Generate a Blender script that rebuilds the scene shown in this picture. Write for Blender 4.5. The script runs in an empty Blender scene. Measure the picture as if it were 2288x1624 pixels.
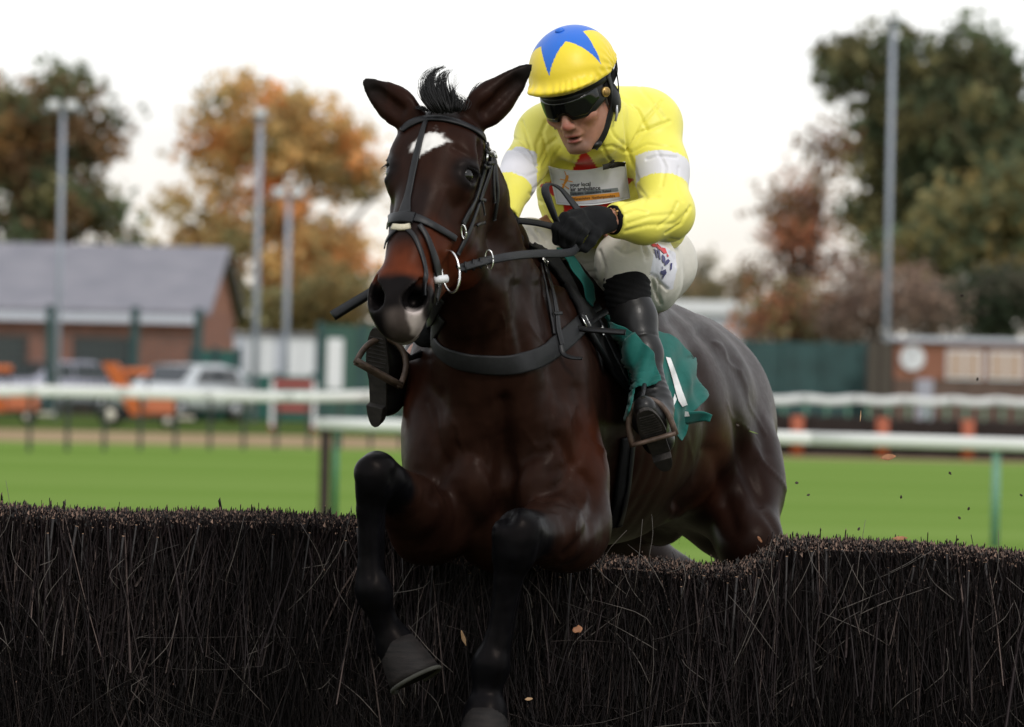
import bpy, bmesh, math, random
import numpy as np
from mathutils import Vector, Matrix
from mathutils.bvhtree import BVHTree

SC = bpy.context.scene
COL = SC.collection
R = math.radians
rng = np.random.default_rng(7)
random.seed(7)

# ------------------------------------------------------------------ camera
CAM_D, CAM_Z, KPX, ROLL = 14.0, 1.72, 2288 * 200 / 36, R(1.3)
cam_data = bpy.data.cameras.new('camera')
cam_data.lens = 200; cam_data.sensor_width = 36
cam_data.clip_start = 0.5; cam_data.clip_end = 3000
cam_data.dof.use_dof = True
cam_data.dof.focus_distance = 14.25
cam_data.dof.aperture_fstop = 5.8
cam_data.dof.aperture_blades = 0
cam = bpy.data.objects.new('camera', cam_data); COL.objects.link(cam)
_c, _s = math.cos(ROLL), math.sin(ROLL)
cam.matrix_world = Matrix(((_c, -_s, 0, 0), (0, 0, -1, -CAM_D), (_s, _c, 0, CAM_Z), (0, 0, 0, 1)))
SC.camera = cam

# ------------------------------------------------------------------ sky, sun, exposure
world = bpy.data.worlds.new('World'); SC.world = world; world.use_nodes = True
wt = world.node_tree; wn = wt.nodes; wl = wt.links
for n in list(wn): wn.remove(n)
w_out = wn.new('ShaderNodeOutputWorld'); w_bg = wn.new('ShaderNodeBackground')
w_sky = wn.new('ShaderNodeTexSky'); w_sky.sky_type = 'NISHITA'; w_sky.sun_disc = False
SUN_EL, SUN_AZ = R(42), R(155)          # azimuth clockwise from +Y: behind the camera, to the right
w_sky.sun_elevation = SUN_EL; w_sky.sun_rotation = SUN_AZ
w_tc = wn.new('ShaderNodeTexCoord'); w_map = wn.new('ShaderNodeMapping')
w_map.inputs['Scale'].default_value = (1, 1, 2.6)
w_noise = wn.new('ShaderNodeTexNoise'); w_noise.inputs['Scale'].default_value = 4.5
w_noise.inputs['Detail'].default_value = 6; w_noise.inputs['Roughness'].default_value = 0.5
w_ramp = wn.new('ShaderNodeValToRGB')
w_ramp.color_ramp.elements[0].position = 0.36; w_ramp.color_ramp.elements[0].color = (0.60, 0.63, 0.68, 1)
w_ramp.color_ramp.elements[1].position = 0.60; w_ramp.color_ramp.elements[1].color = (1.0, 0.992, 0.975, 1)
w_scale = wn.new('ShaderNodeVectorMath'); w_scale.operation = 'SCALE'; w_scale.inputs[3].default_value = 9.0
w_mix = wn.new('ShaderNodeMix'); w_mix.data_type = 'RGBA'; w_mix.inputs['Factor'].default_value = 0.9
w_sep = wn.new('ShaderNodeSeparateXYZ'); w_el = wn.new('ShaderNodeMapRange'); w_warm = wn.new('ShaderNodeMix'); w_warm.data_type = 'RGBA'; w_warm.blend_type = 'MULTIPLY'
w_el.inputs['From Min'].default_value = 0.0; w_el.inputs['From Max'].default_value = 0.055; w_el.inputs['To Min'].default_value = 1; w_el.inputs['To Max'].default_value = 0
w_warm.inputs['B'].default_value = (1.05, 0.93, 0.78, 1)        # cream light low over the horizon
wl.new(w_tc.outputs['Generated'], w_sep.inputs['Vector']); wl.new(w_sep.outputs['Z'], w_el.inputs['Value']); wl.new(w_el.outputs['Result'], w_warm.inputs['Factor'])
wl.new(w_tc.outputs['Generated'], w_map.inputs['Vector']); wl.new(w_map.outputs['Vector'], w_noise.inputs['Vector'])
wl.new(w_noise.outputs['Fac'], w_ramp.inputs['Fac']); wl.new(w_ramp.outputs['Color'], w_warm.inputs['A']); wl.new(w_warm.outputs['Result'], w_scale.inputs[0])
wl.new(w_sky.outputs['Color'], w_mix.inputs['A']); wl.new(w_scale.outputs['Vector'], w_mix.inputs['B'])
wl.new(w_mix.outputs['Result'], w_bg.inputs['Color']); w_bg.inputs['Strength'].default_value = 0.1
wl.new(w_bg.outputs['Background'], w_out.inputs['Surface'])

sun_d = bpy.data.lights.new('sun', 'SUN'); sun_d.energy = 1.0; sun_d.angle = R(12); sun_d.color = (1, 0.955, 0.89)
sun = bpy.data.objects.new('sun', sun_d); COL.objects.link(sun)
_sd = Vector((math.sin(SUN_AZ) * math.cos(SUN_EL), math.cos(SUN_AZ) * math.cos(SUN_EL), math.sin(SUN_EL)))
sun.rotation_euler = _sd.to_track_quat('Z', 'Y').to_euler(); sun.location = (5, -10, 12)

SC.view_settings.view_transform = 'Standard'; SC.view_settings.look = 'None'
SC.view_settings.exposure = 0.55; SC.view_settings.gamma = 1; SC.view_settings.use_curve_mapping = False
SC.render.engine = 'CYCLES'
SC.cycles.max_bounces = 6; SC.cycles.transparent_max_bounces = 12

# ------------------------------------------------------------------ helpers
def P(px, py, Y):
    """A point of the place seen at pixel (px, py) of the 2288 px wide photograph, at distance Y behind the focus plane."""
    u, v = px - 1144, 812 - py
    d = CAM_D + Y
    return Vector(((u * _c - v * _s) * d / KPX, Y, CAM_Z + (u * _s + v * _c) * d / KPX))

CAMP = Vector((0, -CAM_D, CAM_Z))
def ray_dir(px, py):
    return (P(px, py, 0) - CAMP).normalized()

def tag(o, label=None, cat=None, group=None, kind=None):
    if label: o['label'] = label
    if cat: o['category'] = cat
    if group: o['group'] = group
    if kind: o['kind'] = kind
    return o

def empty(name, loc, label=None, cat=None, group=None, rz=0):
    o = bpy.data.objects.new(name, None); COL.objects.link(o)
    o.location = loc; o.rotation_euler = (0, 0, rz); o.empty_display_size = 0.1
    o['_m'] = 0; del o['_m']
    return tag(o, label, cat, group)

def link(name, me, mat=None, parent=None, smooth=False, world_space=True):
    """Link a mesh whose coordinates are in world space; a parent keeps it where it is."""
    o = bpy.data.objects.new(name, me); COL.objects.link(o)
    if mat and not me.materials: me.materials.append(mat)
    if smooth: me.shade_smooth()
    if parent is not None:
        o.parent = parent
        if world_space:
            m = Matrix.LocRotScale(parent.location, parent.rotation_euler, parent.scale) if parent.parent is None else parent.matrix_basis
            if parent.parent is not None:
                q = parent.parent
                m = Matrix.LocRotScale(q.location, q.rotation_euler, q.scale) @ parent.matrix_parent_inverse @ parent.matrix_basis
            o.matrix_parent_inverse = m.inverted()
    return o

def mesh_np(name, V, F, attr=None):
    """Mesh from numpy vertices and an (n,3) or (n,4) face array, or a list of such arrays."""
    me = bpy.data.meshes.new(name)
    Fs = [np.asarray(f, np.int32) for f in (F if isinstance(F, list) and not isinstance(F[0], tuple) else [F]) if len(f)]
    V = np.asarray(V, np.float32)
    me.vertices.add(len(V)); me.vertices.foreach_set('co', V.ravel())
    tot = np.concatenate([np.full(len(f), f.shape[1], np.int32) for f in Fs])
    idx = np.concatenate([f.ravel() for f in Fs])
    me.loops.add(len(idx)); me.loops.foreach_set('vertex_index', idx)
    me.polygons.add(len(tot))
    st = np.zeros(len(tot), np.int32); st[1:] = np.cumsum(tot)[:-1]
    me.polygons.foreach_set('loop_start', st)
    try: me.polygons.foreach_set('loop_total', tot)
    except Exception: pass
    me.update(calc_edges=True)
    if attr is not None:
        a = me.color_attributes.new('tint', 'FLOAT_COLOR', 'POINT')
        c = np.ones((len(V), 4), np.float32); c[:, :3] = attr
        a.data.foreach_set('color', c.ravel())
    return me

# ---- materials
def new_mat(name):
    m = bpy.data.materials.new(name); m.use_nodes = True
    return m, m.node_tree.nodes, m.node_tree.links, m.node_tree.nodes['Principled BSDF']

def mat(name, col, rough=0.6, metal=0.0, noise=0.12, nscale=30.0, bump=0.0, bscale=200.0, spec=0.5, tint=False,
        sheen=0.0, stretch=(1, 1, 1), coat=0.0, col2=None, bdist=0.004, emit=None):
    m, N, L, b = new_mat(name)
    b.inputs['Roughness'].default_value = rough; b.inputs['Metallic'].default_value = metal
    b.inputs['Specular IOR Level'].default_value = spec
    b.inputs['Sheen Weight'].default_value = sheen; b.inputs['Coat Weight'].default_value = coat
    tc = N.new('ShaderNodeTexCoord'); mp = N.new('ShaderNodeMapping'); mp.inputs['Scale'].default_value = stretch
    L.new(tc.outputs['Object'], mp.inputs['Vector'])
    nz = N.new('ShaderNodeTexNoise'); nz.inputs['Scale'].default_value = nscale; nz.inputs['Detail'].default_value = 5
    L.new(mp.outputs['Vector'], nz.inputs['Vector'])
    mx = N.new('ShaderNodeMix'); mx.data_type = 'RGBA'
    c = np.array(col[:3])
    if col2 is None:
        lo, hi = c * (1 - noise), np.minimum(c * (1 + noise), 1)
    else:
        lo, hi = c, np.array(col2[:3])
    mx.inputs['A'].default_value = (*lo, 1); mx.inputs['B'].default_value = (*hi, 1)
    rp = N.new('ShaderNodeMapRange'); rp.inputs['From Min'].default_value = 0.3; rp.inputs['From Max'].default_value = 0.7
    L.new(nz.outputs['Fac'], rp.inputs['Value']); L.new(rp.outputs['Result'], mx.inputs['Factor'])
    out = mx.outputs['Result']
    if tint:
        at = N.new('ShaderNodeAttribute'); at.attribute_name = 'tint'
        m2 = N.new('ShaderNodeMix'); m2.data_type = 'RGBA'; m2.blend_type = 'MULTIPLY'; m2.inputs['Factor'].default_value = 1
        L.new(at.outputs['Color'], m2.inputs['A']); L.new(out, m2.inputs['B']); out = m2.outputs['Result']
    L.new(out, b.inputs['Base Color'])
    if bump:
        n2 = N.new('ShaderNodeTexNoise'); n2.inputs['Scale'].default_value = bscale; n2.inputs['Detail'].default_value = 4
        L.new(mp.outputs['Vector'], n2.inputs['Vector'])
        bp = N.new('ShaderNodeBump'); bp.inputs['Strength'].default_value = bump; bp.inputs['Distance'].default_value = bdist
        L.new(n2.outputs['Fac'], bp.inputs['Height']); L.new(bp.outputs['Normal'], b.inputs['Normal'])
    return m

# ---- signed distance fields -> one continuous mesh
def nrm(v):
    v = np.asarray(v, float); return v / np.linalg.norm(v)

class Field:
    def __init__(s, xs, ys, zs):
        s.xs, s.ys, s.zs = [np.asarray(a, np.float32) for a in (xs, ys, zs)]
        s.F = np.full((len(xs), len(ys), len(zs)), 0.3, np.float32)
    def _sub(s, lo, hi):
        sl = []
        for a, l, h in zip((s.xs, s.ys, s.zs), lo, hi):
            i0 = max(int(np.searchsorted(a, l)) - 1, 0); i1 = min(int(np.searchsorted(a, h)) + 1, len(a))
            sl.append(slice(i0, max(i1, i0)))
        return tuple(sl), (s.xs[sl[0]][:, None, None], s.ys[sl[1]][None, :, None], s.zs[sl[2]][None, None, :])
    def _put(s, sl, d, k, mode):
        A = s.F[sl]
        if mode == 'sub': d = -d
        if k <= 0:
            s.F[sl] = np.minimum(A, d) if mode == 'add' else np.maximum(A, d); return
        h = np.maximum(k - np.abs(A - d), 0) / k
        s.F[sl] = np.minimum(A, d) - h * h * k * 0.25 if mode == 'add' else np.maximum(A, d) + h * h * k * 0.25
    def cone(s, p0, r0, p1, r1, k=0.03, flat=None, mode='add'):
        p0 = np.asarray(p0, float); p1 = np.asarray(p1, float)
        rm = max(r0, r1) * (max(1.0, flat[1]) if flat else 1) + k + 0.02
        sl, (X, Y, Z) = s._sub(np.minimum(p0, p1) - rm, np.maximum(p0, p1) + rm)
        ba = p1 - p0; L2 = float(ba @ ba) + 1e-12
        t = np.clip(((X - p0[0]) * ba[0] + (Y - p0[1]) * ba[1] + (Z - p0[2]) * ba[2]) / L2, 0, 1)
        ox = X - p0[0] - t * ba[0]; oy = Y - p0[1] - t * ba[1]; oz = Z - p0[2] - t * ba[2]
        f = 1.0
        if flat:
            w = nrm(flat[0]); q = 1 / flat[1] - 1
            dt = (ox * w[0] + oy * w[1] + oz * w[2]) * q
            ox = ox + dt * w[0]; oy = oy + dt * w[1]; oz = oz + dt * w[2]; f = min(1.0, flat[1])
        d = (np.sqrt(ox * ox + oy * oy + oz * oz) - (r0 + (r1 - r0) * t)) * f
        s._put(sl, d.astype(np.float32), k, mode); return s
    def ell(s, c, rad, axes=None, k=0.03, mode='add'):
        c = np.asarray(c, float); rad = np.asarray(rad, float)
        A = np.eye(3) if axes is None else np.asarray(axes, float)
        ext = np.sqrt(((A * rad[:, None]) ** 2).sum(0)) + k + 0.02
        sl, (X, Y, Z) = s._sub(c - ext, c + ext)
        q = [(X - c[0]) * a[0] + (Y - c[1]) * a[1] + (Z - c[2]) * a[2] for a in A]
        k0 = np.sqrt(sum((q[i] / rad[i]) ** 2 for i in range(3)))
        k1 = np.sqrt(sum((q[i] / rad[i] ** 2) ** 2 for i in range(3))) + 1e-9
        s._put(sl, (k0 * (k0 - 1) / k1).astype(np.float32), k, mode); return s
    def plane(s, p, n, k=0.0):
        """cut away everything on the side n points to"""
        n = nrm(n); p = np.asarray(p, float)
        d = (s.xs[:, None, None] - p[0]) * n[0] + (s.ys[None, :, None] - p[1]) * n[1] + (s.zs[None, None, :] - p[2]) * n[2]
        s._put((slice(None),) * 3, -d.astype(np.float32), k, 'sub'); return s
    def chain(s, pts, k=0.03, flat=None):
        for (a, ra), (b, rb) in zip(pts[:-1], pts[1:]): s.cone(a, ra, b, rb, k, flat)
        return s
    def mesh(s, relax=2):
        F = s.F; ins = F < 0
        c = np.zeros(tuple(n - 1 for n in F.shape), np.uint8)
        for i in (0, 1):
            for j in (0, 1):
                for k in (0, 1):
                    c += ins[i:F.shape[0] - 1 + i, j:F.shape[1] - 1 + j, k:F.shape[2] - 1 + k]
        m = (c > 0) & (c < 8)
        I, J, K = np.nonzero(m)
        vid = np.full(m.shape, -1, np.int32); vid[I, J, K] = np.arange(len(I))
        cor = [(i, j, k) for i in (0, 1) for j in (0, 1) for k in (0, 1)]
        val = {q: F[I + q[0], J + q[1], K + q[2]] for q in cor}
        acc = np.zeros((len(I), 3)); cnt = np.zeros(len(I))
        for a in cor:
            for ax in range(3):
                if a[ax] == 0:
                    b = list(a); b[ax] = 1; b = tuple(b)
                    va, vb = val[a], val[b]; x = (va < 0) != (vb < 0)
                    t = np.where(x, va / np.where(x, va - vb, 1), 0)
                    for q in range(3): acc[:, q] += np.where(x, a[q] + (t if q == ax else 0), 0)
                    cnt += x
        acc /= cnt[:, None]
        V = np.stack([np.interp(I + acc[:, 0], np.arange(len(s.xs)), s.xs), np.interp(J + acc[:, 1], np.arange(len(s.ys)), s.ys),
                      np.interp(K + acc[:, 2], np.arange(len(s.zs)), s.zs)], 1)
        quads = []
        for ax in range(3):
            sa = [slice(None)] * 3; sb = [slice(None)] * 3
            sa[ax] = slice(0, -1); sb[ax] = slice(1, None)
            for o in range(3):
                if o != ax: sa[o] = slice(1, -1); sb[o] = slice(1, -1)
            A = ins[tuple(sa)]; B = ins[tuple(sb)]
            for flip, msk in ((False, A & ~B), (True, ~A & B)):
                E = list(np.nonzero(msk))
                for o in range(3):
                    if o != ax: E[o] = E[o] + 1
                u, v = [(1, 2), (2, 0), (0, 1)][ax]
                def g(du, dv):
                    q = list(E); q[u] = q[u] - du; q[v] = q[v] - dv
                    return vid[q[0], q[1], q[2]]
                f = np.stack([g(1, 1), g(0, 1), g(0, 0), g(1, 0)], 1)
                quads.append(f[:, ::-1] if flip else f)
        Q = np.concatenate(quads); Q = Q[(Q >= 0).all(1)]
        for _ in range(relax):
            S = np.zeros_like(V); n = np.zeros(len(V))
            for a, b in ((0, 1), (1, 2), (2, 3), (3, 0)):
                for x, y in ((a, b), (b, a)):
                    np.add.at(S, Q[:, x], V[Q[:, y]]); np.add.at(n, Q[:, x], 1)
            V = V * 0.45 + 0.55 * S / np.maximum(n, 1)[:, None]
        return V, Q

def grid(lo, hi, h):
    return [np.arange(lo[i], hi[i] + h, h) for i in range(3)]

def axis_steps(*seg):
    """seg: (start, end, step), ... contiguous"""
    return np.concatenate([np.arange(a, b, h) for a, b, h in seg])

def vnormals(V, Q):
    n = np.cross(V[Q[:, 2]] - V[Q[:, 0]], V[Q[:, 3]] - V[Q[:, 1]]) if Q.shape[1] == 4 else np.cross(V[Q[:, 1]] - V[Q[:, 0]], V[Q[:, 2]] - V[Q[:, 0]])
    out = np.zeros_like(V)
    for i in range(Q.shape[1]): np.add.at(out, Q[:, i], n)
    return out / (np.linalg.norm(out, axis=1, keepdims=True) + 1e-12)

def sstep(a, b, x):
    t = np.clip((x - a) / (b - a), 0, 1); return t * t * (3 - 2 * t)

def vnoise(V, f, seed=0):
    """cheap smooth 3-D noise in -1..1"""
    q = np.random.default_rng(seed); o = np.zeros(len(V))
    for i in range(7):
        d = q.normal(size=3); d /= np.linalg.norm(d)
        o += np.sin(V @ d * f * q.uniform(0.6, 1.6) + q.uniform(0, 6.28) + 1.3 * np.sin(V @ q.normal(size=3) * f * 0.4))
    return o / 7 * 1.6

def seg_dist(V, pts):
    """distance of each vertex to a polyline"""
    best = np.full(len(V), 9.0)
    pts = [np.asarray(p, float) for p in pts]
    for a, b in zip(pts[:-1], pts[1:]):
        ba = b - a; t = np.clip((V - a) @ ba / (ba @ ba + 1e-12), 0, 1)
        best = np.minimum(best, np.linalg.norm(V - a - t[:, None] * ba, axis=1))
    return best

def bvh(V, Q):
    return BVHTree.FromPolygons([tuple(v) for v in V.tolist()], Q.tolist())

def spline(pts, n):
    """Catmull-Rom through pts, n samples"""
    p = np.array([list(q) for q in pts], float)
    if len(p) == 2:
        t = np.linspace(0, 1, n)[:, None]; return p[0] * (1 - t) + p[1] * t
    p = np.vstack([2 * p[0] - p[1], p, 2 * p[-1] - p[-2]])
    seg = np.linalg.norm(np.diff(p[1:-1], axis=0), axis=1); cum = np.r_[0, np.cumsum(seg)]
    out = []
    for s_ in np.linspace(0, cum[-1], n):
        i = min(int(np.searchsorted(cum, s_, side='right')) - 1, len(seg) - 1)
        t = (s_ - cum[i]) / (seg[i] + 1e-12)
        a, b, c, d = p[i:i + 4]
        out.append(0.5 * (2 * b + (c - a) * t + (2 * a - 5 * b + 4 * c - d) * t * t + (3 * b - a - 3 * c + d) * t ** 3))
    return np.array(out)

def tube(pts, r, sides=8, cap=True):
    """V, F of a tube along pts; r a number or one radius per point"""
    p = np.array([list(q) for q in pts], float); n = len(p)
    rr = np.full(n, r) if np.isscalar(r) else np.asarray(r, float)
    T = np.gradient(p, axis=0); T /= np.linalg.norm(T, axis=1, keepdims=True) + 1e-12
    ref = np.array([0, 0, 1.0]) if abs(T[0][2]) < 0.9 else np.array([1.0, 0, 0])
    V = []
    for i in range(n):
        a = np.cross(T[i], ref); a /= np.linalg.norm(a) + 1e-12
        b = np.cross(a, T[i]); ref = b
        for j in range(sides):
            w = 2 * math.pi * j / sides
            V.append(p[i] + rr[i] * (math.cos(w) * a + math.sin(w) * b))
    F = [(i * sides + j, i * sides + (j + 1) % sides, (i + 1) * sides + (j + 1) % sides, (i + 1) * sides + j)
         for i in range(n - 1) for j in range(sides)]
    caps = []
    if cap:
        V += [p[0], p[-1]]; c0, c1 = n * sides, n * sides + 1
        caps = [(c0, (j + 1) % sides, j) for j in range(sides)] + [(c1, (n - 1) * sides + j, (n - 1) * sides + (j + 1) % sides) for j in range(sides)]
    return np.array(V), F, caps

class MB:
    """collects shapes into ONE mesh"""
    def __init__(s): s.v = []; s.q = []; s.t = []; s.n = 0
    def add(s, V, F, T=()):
        s.v.append(np.asarray(V, float))
        s.q += [tuple(i + s.n for i in f) for f in F]; s.t += [tuple(i + s.n for i in f) for f in T]
        s.n += len(V); return s
    def box(s, lo, hi, M=None):
        V = np.array([[(lo, hi)[i][0], (lo, hi)[j][1], (lo, hi)[k][2]] for i in (0, 1) for j in (0, 1) for k in (0, 1)], float)
        if M is not None: V = np.array([list(M @ Vector(v)) for v in V])
        return s.add(V, [(0, 1, 3, 2), (4, 6, 7, 5), (0, 4, 5, 1), (2, 3, 7, 6), (0, 2, 6, 4), (1, 5, 7, 3)])
    def tube(s, pts, r, sides=8): return s.add(*tube(pts, r, sides))
    def ball(s, c, rad, M=None, nu=12, nv=8):
        rad = np.full(3, rad) if np.isscalar(rad) else np.asarray(rad)
        V = [[0, 0, 1]]
        for i in range(1, nv):
            for j in range(nu):
                a, b = math.pi * i / nv, 2 * math.pi * j / nu
                V.append([math.sin(a) * math.cos(b), math.sin(a) * math.sin(b), math.cos(a)])
        V.append([0, 0, -1]); V = np.array(V) * rad
        if M is not None: V = np.array([list(M @ Vector(v)) for v in V])
        V = V + np.asarray(list(c))
        q = [(1 + i * nu + j, 1 + (i + 1) * nu + j, 1 + (i + 1) * nu + (j + 1) % nu, 1 + i * nu + (j + 1) % nu) for i in range(nv - 2) for j in range(nu)]
        t = [(0, 1 + j, 1 + (j + 1) % nu) for j in range(nu)] + [(len(V) - 1, 1 + (nv - 2) * nu + (j + 1) % nu, 1 + (nv - 2) * nu + j) for j in range(nu)]
        return s.add(V, q, t)
    def prism(s, poly, a, b):
        """polygon (list of 3-D points) swept from offset a to offset b (vectors)"""
        n = len(poly); pa = [np.asarray(list(p)) + np.asarray(list(a)) for p in poly]; pb = [np.asarray(list(p)) + np.asarray(list(b)) for p in poly]
        s.ng = getattr(s, 'ng', []) + [[i + s.n for i in range(n)][::-1], [i + n + s.n for i in range(n)]]
        return s.add(pa + pb, [(i, (i + 1) % n, n + (i + 1) % n, n + i) for i in range(n)])
    def build(s, name, m=None, parent=None, smooth=False, bevel=0):
        me = bpy.data.meshes.new(name)
        V = np.concatenate(s.v)
        me.from_pydata(V.tolist(), [], s.q + s.t + getattr(s, 'ng', [])); me.update()
        bm = bmesh.new(); bm.from_mesh(me)
        bmesh.ops.recalc_face_normals(bm, faces=bm.faces)
        if bevel: bmesh.ops.bevel(bm, geom=[e for e in bm.edges if len(e.link_faces) == 2 and e.calc_face_angle(0) > 0.5], offset=bevel, segments=2, affect='EDGES', profile=0.6)
        bm.to_mesh(me); bm.free()
        return link(name, me, m, parent, smooth)

def ribbon(pts, nors, w, th=0.004, lift=0.0):
    """a flat strap: centre line pts, outward normals nors, width w (number or list), thickness th; V and quads"""
    p = np.asarray(pts, float); N = np.asarray(nors, float); n = len(p)
    N = N / (np.linalg.norm(N, axis=1, keepdims=True) + 1e-12)
    T = np.gradient(p, axis=0); T /= np.linalg.norm(T, axis=1, keepdims=True) + 1e-12
    B = np.cross(N, T); B /= np.linalg.norm(B, axis=1, keepdims=True) + 1e-12
    N = np.cross(T, B)
    ww = (np.full(n, w) if np.isscalar(w) else np.asarray(w, float))[:, None] / 2
    c = p + N * lift
    # six-point cross-section with softened edges
    prof = [c - B * ww, c - B * ww * 0.97 + N * th * 0.7, c - B * ww * 0.8 + N * th, c + B * ww * 0.8 + N * th, c + B * ww * 0.97 + N * th * 0.7, c + B * ww]
    V = np.concatenate(prof); m = len(prof)
    F = [(j * n + i, j * n + i + 1, ((j + 1) % m) * n + i + 1, ((j + 1) % m) * n + i) for j in range(m) for i in range(n - 1)]
    for e in (0, n - 1):
        F += [(0 * n + e, 1 * n + e, 4 * n + e, 5 * n + e), (1 * n + e, 2 * n + e, 3 * n + e, 4 * n + e)]
    return V, F
# ------------------------------------------------------------------ the ground
grass_mat = mat('mown_grass', (.118, .200, .038), rough=.9, nscale=.20, col2=(.172, .256, .066), bump=.5, bscale=25, bdist=.03, spec=0, stretch=(.06, 1, 1))
verge_mat = mat('rough_verge', (.050, .085, .022), rough=.9, nscale=.4, col2=(.085, .11, .035), spec=0)
sand_mat = mat('pale_sand', (.26, .19, .115), rough=.95, nscale=.5, col2=(.34, .26, .165), spec=0)
def sheet(name, poly, z, m):
    me = bpy.data.meshes.new(name); me.from_pydata([(x, y, z) for x, y in poly], [], [tuple(range(len(poly)))]); me.update()
    return tag(link(name, me, m), kind='structure')
sheet('grass_ground', [(-900, -120), (900, -120), (900, 1800), (-900, 1800)], 0, grass_mat)
sheet('added_dull_ground', [(-14, -9), (14, -9), (14, 10), (-14, 10)], .004, mat('added_dull_ground', (.060, .055, .036), rough=.95, nscale=1.5, col2=(.085, .085, .045), spec=0, bump=.5, bscale=20, bdist=.03))  # unseen brown ground added to keep green bounce off the horse
sheet('sand_track', [(-70, 93), (60, 99), (60, 112), (-70, 113)], .004, sand_mat)
sheet('grass_verge', [(-70, 113), (60, 112), (60, 200), (-70, 200)], .004, verge_mat)

# ------------------------------------------------------------------ birch fence
twig_mat = mat('birch_twig', (1, 1, 1), rough=.5, noise=.25, nscale=60, tint=True, spec=.2)
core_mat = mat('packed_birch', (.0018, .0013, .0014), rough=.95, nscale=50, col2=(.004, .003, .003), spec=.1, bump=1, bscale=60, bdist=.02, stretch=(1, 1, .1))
fence = empty('birch_fence', (0, .36, 0), 'dark brushwood steeplechase fence of packed birch under the jumping horse', 'fence')
FY0, FY1 = .14, .66
def ftop(x):
    return 1.303 - .026 * x + .010 * np.sin(x * 2.1 + 1) + .006 * np.sin(x * 7.3) - .085 * np.clip(1 - np.abs((x - .215) / .47) ** 8, 0, 1)
def twigs(root, tip, bend, r0, r1, segs, col, endcol, cap=True, slant=1.6):
    """many three-sided twigs as V, F, colour"""
    n = len(root); t = np.linspace(0, 1, segs + 1)
    pts = root[:, None] * (1 - t)[None, :, None] + tip[:, None] * t[None, :, None] + bend[:, None] * (4 * t * (1 - t))[None, :, None]
    ax = tip - root; ax /= np.linalg.norm(ax, axis=1, keepdims=True)
    a = np.cross(ax, np.array([.3, 1, .1])); a /= np.linalg.norm(a, axis=1, keepdims=True); b = np.cross(ax, a)
    V = []; 
    for j in range(3):
        w = 2 * math.pi * j / 3 + .5
        off = (math.cos(w) * a + math.sin(w) * b)[:, None] * (r0[:, None] * (1 - t) + r1[:, None] * t)[:, :, None]
        V.append(pts + off)
    V = np.stack(V, 2)                                      # n, segs+1, 3, 3
    V[:, -1, :, 2] += (V[:, -1, :, 1] - tip[:, None, 1]) * slant      # the cut is slanted, facing the front
    V = V.reshape(n, -1, 3)
    per = (segs + 1) * 3
    f = np.array([(i * 3 + j, i * 3 + (j + 1) % 3, (i + 1) * 3 + (j + 1) % 3, (i + 1) * 3 + j) for i in range(segs) for j in range(3)])
    F = (f[None] + (np.arange(n) * per)[:, None, None]).reshape(-1, 4)
    C = np.repeat(col[:, None], per, 1).copy()
    V = V.reshape(-1, 3); C = C.reshape(-1, 3)
    if cap:                                                # pale cut end on its own corners
        base = len(V)
        e = pts[:, -1][:, None] + np.stack([(math.cos(2 * math.pi * j / 3 + .5) * a + math.sin(2 * math.pi * j / 3 + .5) * b) * r1[:, None] * 1.05 for j in range(3)], 1)
        e[:, :, 2] += (e[:, :, 1] - tip[:, None, 1]) * slant + .0005; e[:, :, 1] -= .0004
        V = np.concatenate([V, e.reshape(-1, 3)]); C = np.concatenate([C, np.repeat(endcol[:, None], 3, 1).reshape(-1, 3)])
        T = np.arange(n * 3).reshape(n, 3) + base
        return V, F, T, C
    return V, F, np.zeros((0, 3), int), C
def twig_cols(n, lo=.5):
    base = np.array([.0056, .0036, .0039]) * rng.uniform(lo, 1.7, (n, 1))
    base += rng.uniform(0, 1, (n, 1)) ** 22 * np.array([.07, .052, .046])
    return base
def end_cols(n):
    return np.array([.27, .165, .12]) * rng.uniform(.03, 1.0, (n, 1)) ** 2.6
def spread(n, wide):
    """x positions: dense where the picture looks, thinner out to the wings of the fence"""
    k = int(n * .72); return np.concatenate([rng.uniform(-1.55, 1.55, k), rng.uniform(-wide, wide, n - k)])
parts_ = []
# cut stubble of the top
n = 30000
x = spread(n, 4.6); y = FY0 + (FY1 - FY0) * rng.uniform(0, 1, n) ** 1.25
top = ftop(x) + rng.normal(0, .006, n) - .03 * np.clip((.20 - y) / .06, 0, 1) * rng.uniform(0, 1, n) + np.where(rng.uniform(size=n) < .008, rng.uniform(0, .035, n), 0)
ln = rng.uniform(.12, .42, n)
tip = np.stack([x, y, top], 1)
lean = np.stack([rng.normal(0, .16, n), rng.normal(0, .12, n), np.ones(n)], 1)
root = tip - lean * ln[:, None]
thick = np.where(rng.uniform(size=n) < .10, rng.uniform(.0028, .0046, n), rng.uniform(.0008, .0020, n))
parts_.append(twigs(root, tip, rng.normal(0, .008, (n, 3)), thick, thick * .92, 2, twig_cols(n) * 2.4, end_cols(n), slant=2.0))  # stubble tinted lighter than the face: skylight on the top put into colour
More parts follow.
